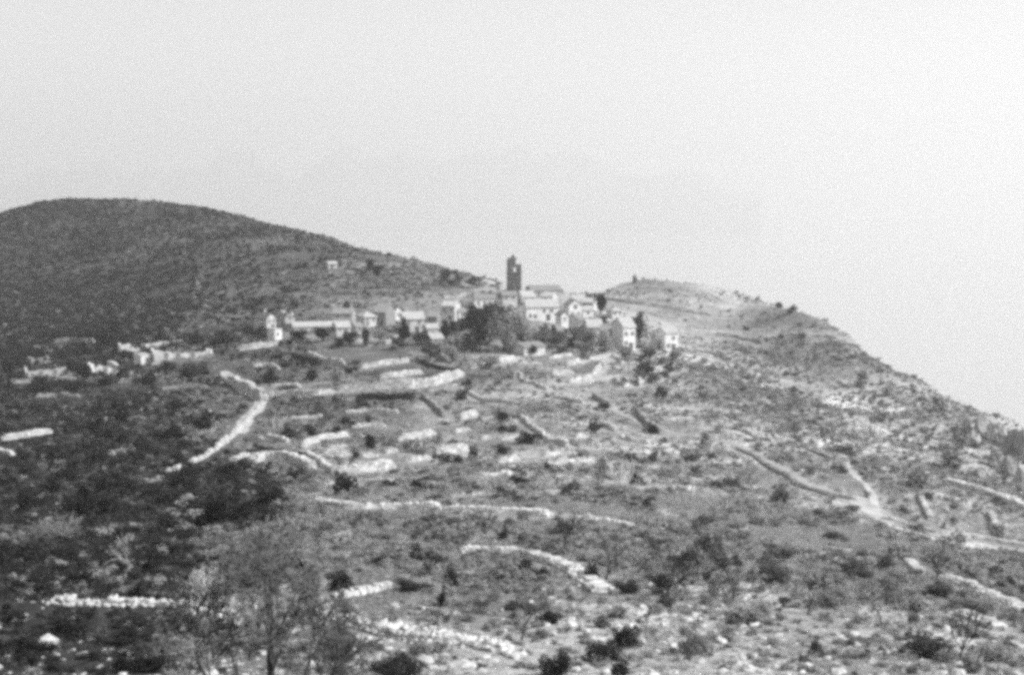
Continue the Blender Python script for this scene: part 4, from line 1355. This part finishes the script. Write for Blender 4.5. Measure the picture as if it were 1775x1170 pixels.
# trees with leaves
def crown_mesh(kind, seed, m):
    rng = np.random.default_rng(seed)
    L = []
    if kind == 'broad':
        for _ in range(16):
            a = rng.uniform(0, 6.28); r = rng.uniform(0, .34); s = rng.uniform(.12, .22)
            L.append((r * math.cos(a), r * math.sin(a), rng.uniform(.14, .84), s, s, s * 1.1))
    elif kind == 'cone':
        for k in range(14):
            f = k / 13
            a = rng.uniform(0, 6.28); r = (1 - f) * .22
            s = .10 + .20 * (1 - f)
            L.append((r * math.cos(a), r * math.sin(a), .22 + .72 * f, s, s, .11))
    else:
        for k in range(12):
            f = k / 11
            a = rng.uniform(0, 6.28)
            s = (.24 + .2 * math.sin(math.pi * min(1, f * 1.1)))
            L.append((.1 * math.cos(a), .1 * math.sin(a), .15 + .78 * f, s, s, .09))
    v, q = leaf_cloud(L, 1700, .04, rng, .6, .45)
    return np_mesh('crown', v, q, m)

def trunk_mesh(seed):
    rng = np.random.default_rng(seed)
    mb = MB()
    mb.tube([(0, 0, -.05), (.01, .01, .2), (.0, .02, .45), (.02, 0, .7)], [.035, .028, .02, .008], 6)
    for _ in range(6):
        a = rng.uniform(0, 6.28)
        z = rng.uniform(.2, .5)
        e = np.array([.25 * math.cos(a), .25 * math.sin(a), z + .2])
        mb.tube([(0, .01, z), e * .5 + np.array([0, 0, z * .5]), e], [.016, .01, .004], 4)
    return mb.mesh('trunk', 'bark')
CROWNS = {('broad', k): crown_mesh('broad', 500 + k, 'leaf_dark' if k % 2 == 0 else 'leaf_mid' if k == 1 else 'leaf_grey') for k in range(4)}
CROWNS.update({('cone', k): crown_mesh('cone', 520 + k, 'leaf_dark') for k in range(2)})
CROWNS.update({('slim', k): crown_mesh('slim', 540 + k, 'leaf_dark') for k in range(2)})
TRUNKS = [trunk_mesh(560 + k) for k in range(3)]
T = [
(832,612,60,84,'broad',0,'broad_tree','large dark evergreen tree left of the village centre'),
(874,612,64,72,'broad',3,'broad_tree','greyer evergreen tree beside the large dark one'),
(908,606,54,54,'broad',3,'broad_tree','grey green tree in front of the wide white house'),
(858,580,60,54,'broad',1,'broad_tree','dark tree behind the two big evergreens'),
(808,596,36,46,'broad',2,'broad_tree','dark tree behind the stone house with the cart door'),
(1040,548,30,38,'broad',2,'broad_tree','dark tree at the top right of the village'),
(1022,534,22,24,'broad',1,'broad_tree','small grey tree on the skyline of the village'),
(1107,594,24,52,'slim',0,'cypress_tree','slender dark tree between the two white end houses'),
(601,548,24,26,'cone',0,'pine_tree','dark pointed pine over the chimney house'),
(701,594,24,44,'cone',1,'pine_tree','dark pointed pine in front of the broad house'),
(772,594,16,40,'slim',1,'cypress_tree','dark slender tree left of the cart door house'),
(786,580,24,24,'broad',0,'broad_tree','small dark tree below the tall narrow house'),
(607,602,36,26,'broad',2,'broad_tree','low dark tree below the small pale house'),
(633,602,24,32,'broad',0,'broad_tree','upright dark tree below the hipped roof house'),
(590,604,26,18,'broad',2,'broad_tree','low round tree at the foot of the small pale house'),
(959,590,11,28,'slim',0,'cypress_tree','small cypress in the village garden'),
(936,594,12,22,'slim',1,'cypress_tree','shorter cypress left of the garden cypress'),
(988,604,16,18,'broad',0,'broad_tree','small dark tree below the pale end wall house'),
(1026,566,24,16,'broad',2,'broad_tree','dark low tree above the broad pale roof'),
(1046,562,20,14,'broad',0,'broad_tree','low dark tree below the hipped white house'),
(924,618,14,20,'broad',2,'broad_tree','small dark tree at the front of the low terrace house'),
(641,475,22,26,'broad',0,'broad_tree','dark tree on the hill right of the white chapel'),
(656,482,26,22,'broad',2,'broad_tree','second dark tree on the hill right of the chapel'),
(773,494,26,28,'broad',1,'broad_tree','left tree of the clump on the saddle below the hill'),
(796,496,28,24,'broad',3,'broad_tree','middle tree of the clump on the saddle below the hill'),
(820,500,24,20,'broad',1,'broad_tree','right tree of the clump on the saddle below the hill'),
(448,562,26,20,'broad',0,'broad_tree','dark tree against the house above the cube house'),
(452,584,22,16,'broad',2,'broad_tree','dark tree left of the white cube house by the wall'),
(762,620,36,30,'broad',3,'broad_tree','grey tree in the gardens below the village'),
(730,600,34,26,'broad',1,'broad_tree','grey tree below the broad house'),
(1000,590,30,22,'broad',1,'broad_tree','grey tree in the lower village garden'),
(1050,612,40,40,'broad',3,'broad_tree','pale grey tree left of the tall white end house'),
(938,606,44,36,'broad',3,'broad_tree','grey tree between the terrace house and the garden cypress'),
(966,606,40,30,'broad',1,'broad_tree','grey tree below the thin white house'),
(1020,604,44,34,'broad',3,'broad_tree','pale grey tree below the broad pale roof'),
(745,626,44,32,'broad',1,'broad_tree','grey tree above the hedge by the lane'),
(785,628,36,28,'broad',3,'broad_tree','grey tree below the cart door house'),
(850,640,34,24,'broad',3,'broad_tree','small grey tree above the field hut'),
(560,592,44,24,'broad',2,'broad_tree','dark tree below the long low barn'),
(520,594,40,22,'broad',0,'broad_tree','dark tree right of the white cube house by the wall'),
(690,606,30,20,'broad',1,'broad_tree','low tree at the edge of the tilled plot'),
(1085,624,40,24,'broad',3,'broad_tree','grey tree under the tall white end house'),
(1125,626,36,24,'broad',1,'broad_tree','grey tree left under the white house standing apart'),
(1170,628,40,24,'broad',3,'broad_tree','grey tree right under the white house standing apart'),
(660,596,30,24,'broad',3,'broad_tree','grey tree left of the dark pointed pine'),
]
for i, (px, py, w, h, kind, k, nm, lab) in enumerate(T):
    LAND.append((px, py - h / 2, lab))
    p, r = hit(px, py)
    mpp = math.hypot(r, p[2]) / F
    root = empty(nm, (p[0], p[1], p[2]), i * 1.3)
    ww = w * mpp / (.95 if kind == 'broad' else .8)
    root.scale = (ww, ww, h * mpp / .98)
    tag(root, lab, 'tree', 'evergreen trees of the village')
    link('crown', CROWNS[(kind, k)], root)
    link('trunk', TRUNKS[i % 3], root)
    PLACED.append((p[0], p[1], ww / 2))

# leafless trees
def bare_tree(label, px, py, hpx, lean=(0, 0), seed=0, spread=.55, gens=5, m='twig', base_r=.018, group='leafless trees on the slope'):
    p, r = hit(px, min(py, 1169) if py < 1170 else py)
    mpp = math.hypot(r, p[2]) / F
    H = hpx * mpp
    rng = np.random.default_rng(700 + seed)
    rmin = max(.007, r * .00026)
    tr, tw = MB(), MB()
    def grow(p0, d, L, rad, g):
        n = 4 if g >= 3 else 3
        pts, rr = [p0], [rad]
        q, dd = p0.copy(), d.copy()
        for _ in range(n):
            dd = unit(dd + rng.normal(0, .13, 3) + np.array([0, 0, .05]))
            q = q + dd * L / n
            pts.append(q.copy())
            rr.append(max(rr[-1] * .82, rmin))
        (tr if g >= gens - 1 else tw).tube(pts, rr, 6 if g >= gens - 1 else (4 if g > 1 else 3))
        if g > 0:
            k = int(rng.integers(3, 5)) + (1 if g <= 2 else 0)
            for j in range(k):
                t = rng.uniform(.35, 1.0) if j else 1.0
                i = min(n - 1, int(t * n))
                s = pts[i] + (pts[i + 1] - pts[i]) * (t * n - i)
                nd = unit(dd + spread * rng.normal(0, 1.0, 3))
                grow(s, nd, L * rng.uniform(.52, .78), max(rr[i] * rng.uniform(.5, .72), rmin), g - 1)
    grow(np.array([0, 0, -.15]), unit(np.array([lean[0], lean[1], 1.0])), H * .36, base_r * H, gens)
    root = empty('bare_tree', (p[0], p[1], p[2]), 0)
    tag(root, label, 'tree', group)
    tr.build('trunk', 'bark', root)
    tw.build('crown', m, root)
    PLACED.append((p[0], p[1], .5))
bare_tree('large leafless tree with a mass of twigs at the bottom left', 470, 1235, 350, (.04, 0), 1, .5, 6, 'twig', .026)
bare_tree('dark leafless tree leaning right at the bottom beside the twig mass', 520, 1240, 260, (.5, .1), 2, .5, 5, 'dark_twig', .02)
bare_tree('many stemmed bare tree at the bottom beside the large bush', 575, 1215, 250, (.15, .1), 31, .6, 5, 'twig', .014)
bare_tree('wide bare tree with fine branches at the bottom left corner', 395, 1230, 280, (-.3, .0), 32, .6, 5, 'dark_twig', .014)
bare_tree('thin pale sapling crossing the boulder wall', 372, 1140, 225, (-.2, 0), 3, .45, 5, 'straw', .016)
bare_tree('bushy leafless tree left of the large one', 330, 1200, 190, (-.15, .1), 4, .6, 5, 'twig', .012)
bare_tree('bushy pale tree between the sapling and the large tree', 415, 1200, 230, (.0, .1), 15, .6, 5, 'pale_twig', .018)
bare_tree('leafless tree right of the large one with grey twigs', 590, 1190, 150, (.1, .1), 16, .6, 5, 'twig', .012)
bare_tree('bare sapling between the long wall and the arching wall', 845, 945, 80, (0, 0), 20, .45, 4, 'twig', .018)
bare_tree('bare sapling left of the tall narrow bush', 735, 1000, 90, (.1, 0), 21, .45, 4, 'dark_twig', .018)
bare_tree('bare sapling above the broken wall end', 1050, 1005, 110, (.05, 0), 22, .45, 4, 'twig', .018)
bare_tree('bare sapling between the slim and the forked bare trees', 1212, 1010, 110, (-.05, 0), 23, .45, 4, 'dark_twig', .018)
bare_tree('bare sapling above the feathery bush', 1340, 1010, 90, (0, 0), 24, .45, 3, 'twig', .018)
bare_tree('bare sapling left of the wide bush at lower right', 1400, 1065, 110, (.1, 0), 25, .45, 3, 'dark_twig', .018)
bare_tree('bare sapling in the pale grass at lower right', 1530, 1090, 110, (0, 0), 26, .45, 3, 'twig', .018)
bare_tree('bare sapling beside the stony slope walls', 1622, 1010, 80, (0, 0), 27, .45, 3, 'dark_twig', .018)
bare_tree('bare sapling in the pale rocks at the bottom', 905, 1110, 130, (-.1, 0), 28, .45, 3, 'twig', .018)
bare_tree('bare sapling above the bottom right corner', 1660, 1150, 140, (.1, 0), 29, .45, 3, 'dark_twig', .018)
bare_tree('slim bare tree standing above the round dark bush', 1152, 1050, 165, (.02, 0), 5, .45, 4, 'dark_twig', .02)
bare_tree('forked bare tree in the field right of the slim one', 1272, 1045, 125, (-.05, 0), 6, .5, 4, 'dark_twig', .021)
bare_tree('small bare tree beside the end of the arching wall', 980, 965, 95, (0, 0), 7, .5, 4, 'dark_twig', .022)
bare_tree('bare tree on the middle slope above the pale field', 1024, 775, 60, (0, 0), 8, .5, 4, 'dark_twig', .022)
bare_tree('pale bare tree in the dark hollow on the left', 255, 1020, 130, (-.1, 0), 9, .5, 4, 'pale_twig', .014)
bare_tree('bare tree behind the long low bush', 555, 960, 100, (.1, 0), 10, .5, 4, 'pale_twig', .013)
bare_tree('crooked bare tree at the foot of the slanting wall', 480, 1060, 190, (.12, 0), 11, .5, 5, 'pale_twig', .013)
bare_tree('left one of the bare trees below the white end houses', 1108, 668, 55, (0, 0), 12, .5, 4, 'dark_twig', .022)
bare_tree('middle one of the bare trees below the white end houses', 1130, 665, 58, (0, 0), 13, .5, 4, 'dark_twig', .022)
bare_tree('right one of the bare trees below the white end houses', 1156, 668, 52, (0, 0), 14, .5, 4, 'dark_twig', .022)

# leafless thickets
S = [(1075,852,100,84,'largest leafless thicket on the slope above the pale field'),(1040,838,60,60,'leafless thicket left of the largest one'),(105,940,130,60,'pale leafless thicket in the dark hollow'),
(40,960,90,54,'leafless thicket at the left edge'),(968,736,44,36,'leafless thicket beside the winding wall'),(430,1000,90,80,'pale leafless thicket behind the large bare tree'),(380,960,80,60,'leafless thicket above the boulder wall'),
(1130,1010,80,60,'leafless thicket round the slim bare tree'),(1060,985,70,56,'leafless thicket right of the arching wall'),(1250,1040,80,50,'leafless thicket round the forked bare tree'),(1500,1030,70,44,'leafless thicket in the field at lower right'),
(840,1060,80,44,'leafless thicket under the arching wall'),(640,760,70,44,'leafless thicket above the enclosure'),(560,735,70,40,'leafless thicket on the left of the terraces'),(480,745,60,36,'leafless thicket by the lane'),
(1300,840,70,36,'leafless thicket left of the winding track'),(1260,880,60,34,'leafless thicket at the edge of the bare field'),(860,720,50,30,'leafless thicket in the middle of the terraces'),(1180,690,60,36,'leafless thicket below the bare trees'),
(720,1150,80,50,'leafless thicket behind the large bottom bush'),(440,1120,110,90,'leafless thicket round the foot of the large bare tree'),(550,1140,100,70,'leafless thicket at the foot of the leaning tree'),(840,850,60,40,'leafless thicket above the long pale wall'),(760,850,60,36,'leafless thicket left above the long pale wall')]
for i, (px, py, w, h, lab) in enumerate(S):
    src = TWIGN if py > 880 else TWIGF
    put_plant('thicket', (src[i % 4],), px, py, w, h, lab, 'thicket', 'leafless thickets')

# more bushes like these over the slopes, too alike to tell apart
def sample_fan(n, r0, r1, power=1.0):
    th = np.radians(RNG.uniform(-21.5, 21.5, n))
    u = RNG.random(n)
    r = (r0 ** 2 + u * (r1 ** 2 - r0 ** 2)) ** .5
    x, y = r * np.sin(th), r * np.cos(th)
    z = ground(x, y)
    return x, y, z, r

def blocked(x, y, pad=0.0, plots=True):
    bad = np.zeros(len(x), bool)
    for hx, hy, hr in HOUSES_AT:
        bad |= (x - hx) ** 2 + (y - hy) ** 2 < (hr + pad) ** 2
    for w in WALLS_AT:
        st = 3 if len(w) > 12 else 1
        for i in range(0, len(w), st):
            rw = max(1.0, .0072 * math.hypot(w[i, 0], w[i, 1]))
            # kept clear along the wall's downhill side by trimming
            bad |= (x - w[i, 0] * .9915) ** 2 + (y - w[i, 1] * .9915) ** 2 < (rw + pad) ** 2
    for w, wd in TRACKS_AT:
        for i in range(0, len(w), 2):
            bad |= (x - w[i, 0]) ** 2 + (y - w[i, 1]) ** 2 < (wd * .5 + (.9 if wd > 3 else .2)) ** 2
    if plots:
        for pl, v, k in PLOTS_W[:10] + PLOTS_W[15:18] + PLOTS_W[20:34]:
            bad |= inside(x, y, pl)
    return bad

ZONES = [('left hill', 'dark evergreen bush in the dense scrub of the left hillside', lambda px, py, r: (px < 800) & (r > 430)),
         ('hollow', 'dark evergreen bush in the dark hollow at the left', lambda px, py, r: (px < 420) & (r <= 430)),
         ('terraces', 'evergreen bush scattered between the terrace walls', lambda px, py, r: (px >= 420) & (px < 1180) & (r <= 430) & (r > 95)),
         ('seaward slope', 'grey green bush scattered over the seaward slope', lambda px, py, r: (px >= 1180) & (r > 95)),
         ('front', 'evergreen bush on the slope near the pale rocks', lambda px, py, r: (px >= 420) & (r <= 95))]
QUOTA = {'left hill': 22, 'hollow': 66, 'terraces': 46, 'seaward slope': 42, 'front': 14}
bx, by, bz, br = sample_fan(16000, 48, 800)
sc_, _, _ = cover(bx, by, bz)
pxs, pys = project(bx, by, bz)
ok = ~blocked(bx, by, .8) & (pys > 350) & (pys < 1165) & (pxs > 5) & (pxs < 1770) & (RNG.random(len(bx)) < sc_)
USED = set()
def relate(px, py, what, rest):
    near = sorted((((px - a) ** 2 + (1.3 * (py - b_)) ** 2, a, b_, l) for a, b_, l in LAND if len(l.split()) <= 10))
    for d2, a, b_, l in near[:10]:
        rel = ('left of' if px < a else 'right of') if abs(px - a) > 1.3 * abs(py - b_) else ('above' if py < b_ else 'below')
        if (rel, l) not in USED and d2 < 150 ** 2 and len(('%s %s the %s' % (what, rel, l)).split()) <= 16:
            USED.add((rel, l))
            return '%s %s the %s' % (what, rel, l)
    return rest
for zn, lab, fn in ZONES:
    idx = np.nonzero(ok & fn(pxs, pys, br))[0]
    # favour near ones: they show largest
    wgt = 1 / br[idx] ** 1.3
    idx = RNG.choice(idx, min(QUOTA[zn], len(idx)), replace=False, p=wgt / wgt.sum())
    for i in idx:
        wm = RNG.uniform(1.6, 3.4) * (1.35 if zn == 'hollow' else 1.0) * (1.2 if br[i] > 250 else .85 if br[i] > 95 else .5)
        mpp = br[i] * 1.03 / F
        kind = ('grey' if RNG.random() < .6 else 'mid') if zn == 'seaward slope' else 'mid' if (zn in ('front', 'terraces') and RNG.random() < .7) else 'dark'  # paler leaves on the seaward side carry the veiling glare too
        src = (NEAR if br[i] < 100 else FARB)[kind]
        put_plant('bush', src[int(RNG.integers(len(src)))], 0, 0, wm / mpp, wm * RNG.uniform(.55, .95) / mpp, relate(pxs[i], pys[i], ('small ' if wm < 2 else 'large ' if wm > 3 else '') + {'dark': 'dark', 'mid': 'grey green', 'grey': 'pale grey'}[kind] + ' bush', lab), 'bush', 'alike bushes: ' + zn, at=(np.array([bx[i], by[i], bz[i]]), br[i]), whole=False)

# ------------------------------------------------------------------ loose rocks
RB = [(85,1118,34,22,'white boulder alone below the boulder wall at the left'),(710,946,14,12,'single pale boulder above the slanting wall'),(1202,1072,12,14,'small bright white rock above the round dark bush'),(1244,1032,14,18,'bright white rock stack at the foot of the forked bare tree'),
      (630,1112,34,16,'white boulder in front of the row of boulders'),(735,1152,36,22,'white boulder at the bottom below the row of boulders'),(800,1165,50,26,'pale rock outcrop at the bottom edge'),(1306,852,12,14,'small white rock beside the dense bush'),
      (240,1092,26,12,'flat pale rock below the middle of the boulder wall'),(1446,1040,18,10,'pale rock beside the wide bush')]
for i, (px, py, w, h, lab) in enumerate(RB):
    p, r = hit(px, py)
    mpp = math.hypot(r, p[2]) / F
    o = link('boulder', ROCKS[i % 8])
    o.location = (p[0], p[1], p[2] + h * mpp * .3)
    o.rotation_euler = (0, 0, i * 1.7)
    o.scale = (w * mpp * 1.15, w * mpp * .9, h * mpp * 1.5)
    tag(o, lab, 'rock', 'loose limestone rocks')
rx, ry, rz_, rr_ = sample_fan(9000, 41, 80)
_, _, rk_ = cover(rx, ry, rz_)
pxs, pys = project(rx, ry, rz_)
okr = (RNG.random(len(rx)) < (rk_ * 1.5) ** 1.8) & (pys < 1180) & (pxs > -20) & (pxs < 1800)
idx = np.nonzero(okr)[0]
big = idx[:190]
for i in big:
    o = link('limestone_rock', ROCKS[int(RNG.integers(8))])
    s = RNG.uniform(.2, .48)
    o.location = (rx[i], ry[i], rz_[i] + s * .12)
    o.rotation_euler = (RNG.normal(0, .25), RNG.normal(0, .25), RNG.uniform(0, 6.28))
    o.scale = (s * RNG.uniform(.9, 1.5), s, s * RNG.uniform(.7, 1.1))
    left = project(rx[i], ry[i], rz_[i])[0] < 700
    tag(o, 'weathered limestone rock in the stony ground at the bottom left' if left else 'weathered limestone rock in the pale stony band along the bottom', 'rock', 'loose rocks at the left' if left else 'loose rocks along the bottom')

# crags of the seaward cliff
mat('crag_rock', 0.30, var=0.45, scale=1.1, bump=0.9, bscale=3, rand=0.2)
CRAG = [rock_mesh(900 + k, 'crag_rock', 3, .35, 1.0) for k in range(4)]
CR = [(1700,752,22,40),(1718,762,18,46),(1735,772,20,52),(1752,780,22,56),(1770,790,24,60),(1788,800,26,60),(1728,812,24,40),(1748,822,22,44),(1768,836,26,46),(1690,772,18,30),(1640,712,16,20),(1608,694,16,16),(1700,828,20,26),(1672,742,14,24)]
for i, (px, py, w, h) in enumerate(CR):
    p, r = hit(px, py)
    mpp = math.hypot(r, p[2]) / F
    o = link('limestone_crag', CRAG[i % 4])
    o.location = (p[0], p[1], p[2] + h * mpp * .22)
    o.rotation_euler = (RNG.normal(0, .12), RNG.normal(0, .12), i * 2.1)
    o.scale = (w * mpp * 1.2, w * mpp * 1.1, h * mpp * 1.1)
    tag(o, relate(px, py, 'grey upright crag', 'grey upright crag in the steep rock face at the right edge'), 'rock', 'crags of the seaward cliff')

# ------------------------------------------------------------------ stuff nobody could count: instances on points
def scatter(name, P, rot, scl, pick, protos, label):
    me_ = bpy.data.meshes.new(name)
    me_.vertices.add(len(P))
    me_.vertices.foreach_set('co', np.asarray(P, np.float32).ravel())
    for nm, arr, ty in (('rot', rot, 'FLOAT'), ('pick', pick, 'INT')):
        a = me_.attributes.new(nm, ty, 'POINT')
        a.data.foreach_set('value', np.asarray(arr, np.float32 if ty == 'FLOAT' else np.int32))
    a = me_.attributes.new('scl', 'FLOAT_VECTOR', 'POINT')
    a.data.foreach_set('vector', np.asarray(scl, np.float32).ravel())
    o = link(name, me_)
    pc = bpy.data.collections.new(name + '_kinds')
    for k, pm in enumerate(protos):
        po = bpy.data.objects.new('%s_kind_%02d' % (name, k), pm)
        pc.objects.link(po)
    ng = bpy.data.node_groups.new(name, 'GeometryNodeTree')
    ng.interface.new_socket('Geometry', in_out='INPUT', socket_type='NodeSocketGeometry')
    ng.interface.new_socket('Geometry', in_out='OUTPUT', socket_type='NodeSocketGeometry')
    gi, go = ng.nodes.new('NodeGroupInput'), ng.nodes.new('NodeGroupOutput')
    ci = ng.nodes.new('GeometryNodeCollectionInfo')
    ci.inputs['Collection'].default_value = pc
    ci.inputs['Separate Children'].default_value = True
    ci.inputs['Reset Children'].default_value = True
    m2p = ng.nodes.new('GeometryNodeMeshToPoints')
    ip = ng.nodes.new('GeometryNodeInstanceOnPoints')
    ip.inputs['Pick Instance'].default_value = True
    def attr(nm, ty):
        q = ng.nodes.new('GeometryNodeInputNamedAttribute')
        q.data_type = ty
        q.inputs['Name'].default_value = nm
        return q.outputs[0]
    cx = ng.nodes.new('ShaderNodeCombineXYZ')
    L = ng.links.new
    L(attr('rot', 'FLOAT'), cx.inputs['Z'])
    L(gi.outputs[0], m2p.inputs['Mesh'])
    L(m2p.outputs[0], ip.inputs['Points'])
    L(ci.outputs[0], ip.inputs['Instance'])
    L(attr('pick', 'INT'), ip.inputs['Instance Index'])
    e2r = ng.nodes.new('FunctionNodeEulerToRotation')
    L(cx.outputs[0], e2r.inputs[0])
    L(e2r.outputs[0], ip.inputs['Rotation'])
    L(attr('scl', 'FLOAT_VECTOR'), ip.inputs['Scale'])
    L(ip.outputs[0], go.inputs[0])
    md = o.modifiers.new('scatter', 'NODES')
    md.node_group = ng
    tag(o, label, kind='stuff')
    return o

def grass_proto(seed, m, n=26):
    rng = np.random.default_rng(seed)
    mb = MB()
    for _ in range(n):
        a = rng.uniform(0, 6.28)
        r = rng.uniform(0, .35)
        c = np.array([r * math.cos(a), r * math.sin(a), -.03])
        d = unit(np.array([rng.normal(0, .4), rng.normal(0, .4), 1.0]))
        w = unit(np.cross(d, rng.normal(size=3))) * .025
        h = rng.uniform(.5, 1.0)
        tip = c + d * h + np.array([rng.normal(0, .18), rng.normal(0, .18), -.05])
        mb.add([c - w, c + w, c + d * h * .6 + w * .7, c + d * h * .6 - w * .7, tip], [(0, 1, 2, 3), (3, 2, 4)])
    return mb.mesh('tuft', m)
G_DRY = [grass_proto(800 + k, 'dry_grass') for k in range(4)]
G_RANK = [grass_proto(810 + k, 'rank_grass') for k in range(4)]

def pts(x, y, z, q, sink=.03):
    return np.stack([x[q], y[q], z[q] - sink], 1)

# evergreen scrub
x1, y1, z1, r1 = sample_fan(52000, 44, 430)
x2, y2, z2, r2 = sample_fan(64000, 430, 920)
x3, y3, z3, r3 = sample_fan(20000, 44, 130)
x, y, z, r = (np.concatenate(k) for k in ((x1, x2, x3), (y1, y2, y3), (z1, z2, z3), (r1, r2, r3)))
c0, s0, _ = cover(x, y, z)
c0 = c0 + .12
pxs, pys = project(x, y, z)
patch = fbm(x, y, 18.0, 3, 91) + np.where(r > 430, .7, .2) * fbm(x, y, 75.0, 2, 99)
q = np.nonzero((RNG.random(len(x)) < np.clip(c0 * (.95 + .9 * patch) + np.clip(c0 - .8, 0, 1), 0, 1)) & ~blocked(x, y, .3))[0]
sz = np.exp(RNG.normal(-.25, .42, len(q))) * np.where(r[q] > 430, np.where(pxs[q] < 900, 1.7, .8), 1.0) * np.clip(r[q] / 120, .45, 1)
sz = np.clip(sz, .2, 2.6)
dk = np.clip((.17 - s0[q]) / .12, 0, .9)
u = RNG.random(len(q))
kindq = np.where(u < dk, 0, np.where(u < dk + .2 * (1 - dk), 1, 2))
pick = kindq * 4 + RNG.integers(0, 4, len(q))
low = [FARB[k][j][0] for k in ('dark', 'mid', 'grey') for j in range(4)]
scatter('scrub', pts(x, y, z, q), RNG.uniform(0, 6.28, len(q)), np.stack([sz * 1.15, sz * 1.15, sz * RNG.uniform(.4, .85, len(q))], 1), pick, low, 'low evergreen scrub covering the hillsides')

# leafless brushwood
x1, y1, z1, r1 = sample_fan(34000, 44, 430)
x2, y2, z2, r2 = sample_fan(9000, 44, 130)
x, y, z, r = (np.concatenate(k) for k in ((x1, x2), (y1, y2), (z1, z2), (r1, r2)))
c0, s0, k0 = cover(x, y, z)
q = np.nonzero((RNG.random(len(x)) < np.clip(.2 + .4 * c0 + .4 * fbm(x, y, 16.0, 2, 93), 0, 1)) & ~blocked(x, y, .2))[0]
sz = RNG.uniform(.5, 1.7, len(q)) * np.clip(r[q] / 130, .45, 1)
pale = RNG.random(len(q)) < np.clip((s0[q] - .05) / .15, .01, .9)
scatter('brushwood', pts(x, y, z, q), RNG.uniform(0, 6.28, len(q)), np.stack([sz, sz, sz * RNG.uniform(.5, .9, len(q))], 1), np.where(pale, 0, 1) + 2 * RNG.integers(0, 2, len(q)), TWIGF, 'leafless brushwood growing between the walls')

# grass
xa, ya, za, ra = sample_fan(52000, 40, 130)
xb, yb, zb, rb_ = sample_fan(40000, 130, 330)
x, y, z, r = (np.concatenate(k) for k in ((xa, xb), (ya, yb), (za, zb), (ra, rb_)))
c0, s0, k0 = cover(x, y, z)
q = np.nonzero((RNG.random(len(x)) < .95 - .6 * k0) & ~blocked(x, y, -.4, False) & (fbm(x, y, 6.0, 2, 95) > -.45))[0]
sz = RNG.uniform(.22, .5, len(q)) * np.clip(r[q] / 75, .7, 1.7)
dry = RNG.random(len(q)) < np.clip((s0[q] - .05) / .2, .04, .96)
scatter('grass', pts(x, y, z, q), RNG.uniform(0, 6.28, len(q)), np.stack([sz * 1.2, sz * 1.2, sz * RNG.uniform(.5, 1.0, len(q))], 1), np.where(dry, RNG.integers(0, 4, len(q)), RNG.integers(4, 8, len(q))), G_DRY + G_RANK, 'rough winter grass on the slopes')

# rubble
xa, ya, za, ra = sample_fan(60000, 40, 100)
xb, yb, zb, rb_ = sample_fan(14000, 100, 560)
x, y, z, r = (np.concatenate(k) for k in ((xa, xb), (ya, yb), (za, zb), (ra, rb_)))
c0, s0, k0 = cover(x, y, z)
q = np.nonzero((RNG.random(len(x)) < np.clip(k0 * 1.1, .01, 1) ** 1.3 * np.clip(.6 + fbm(x, y, 7.0, 2, 97), 0, 1)))[0]
sz = np.clip(np.exp(RNG.normal(-1.75, .45, len(q))), .08, .5) * np.where(r[q] > 100, 2.4, 1.0)
scatter('rubble', pts(x, y, z, q, .02), RNG.uniform(0, 6.28, len(q)), np.stack([sz * 1.3, sz, sz * .9], 1), RNG.integers(0, 8, len(q)), ROCKS, 'pale limestone rubble on bare ground')
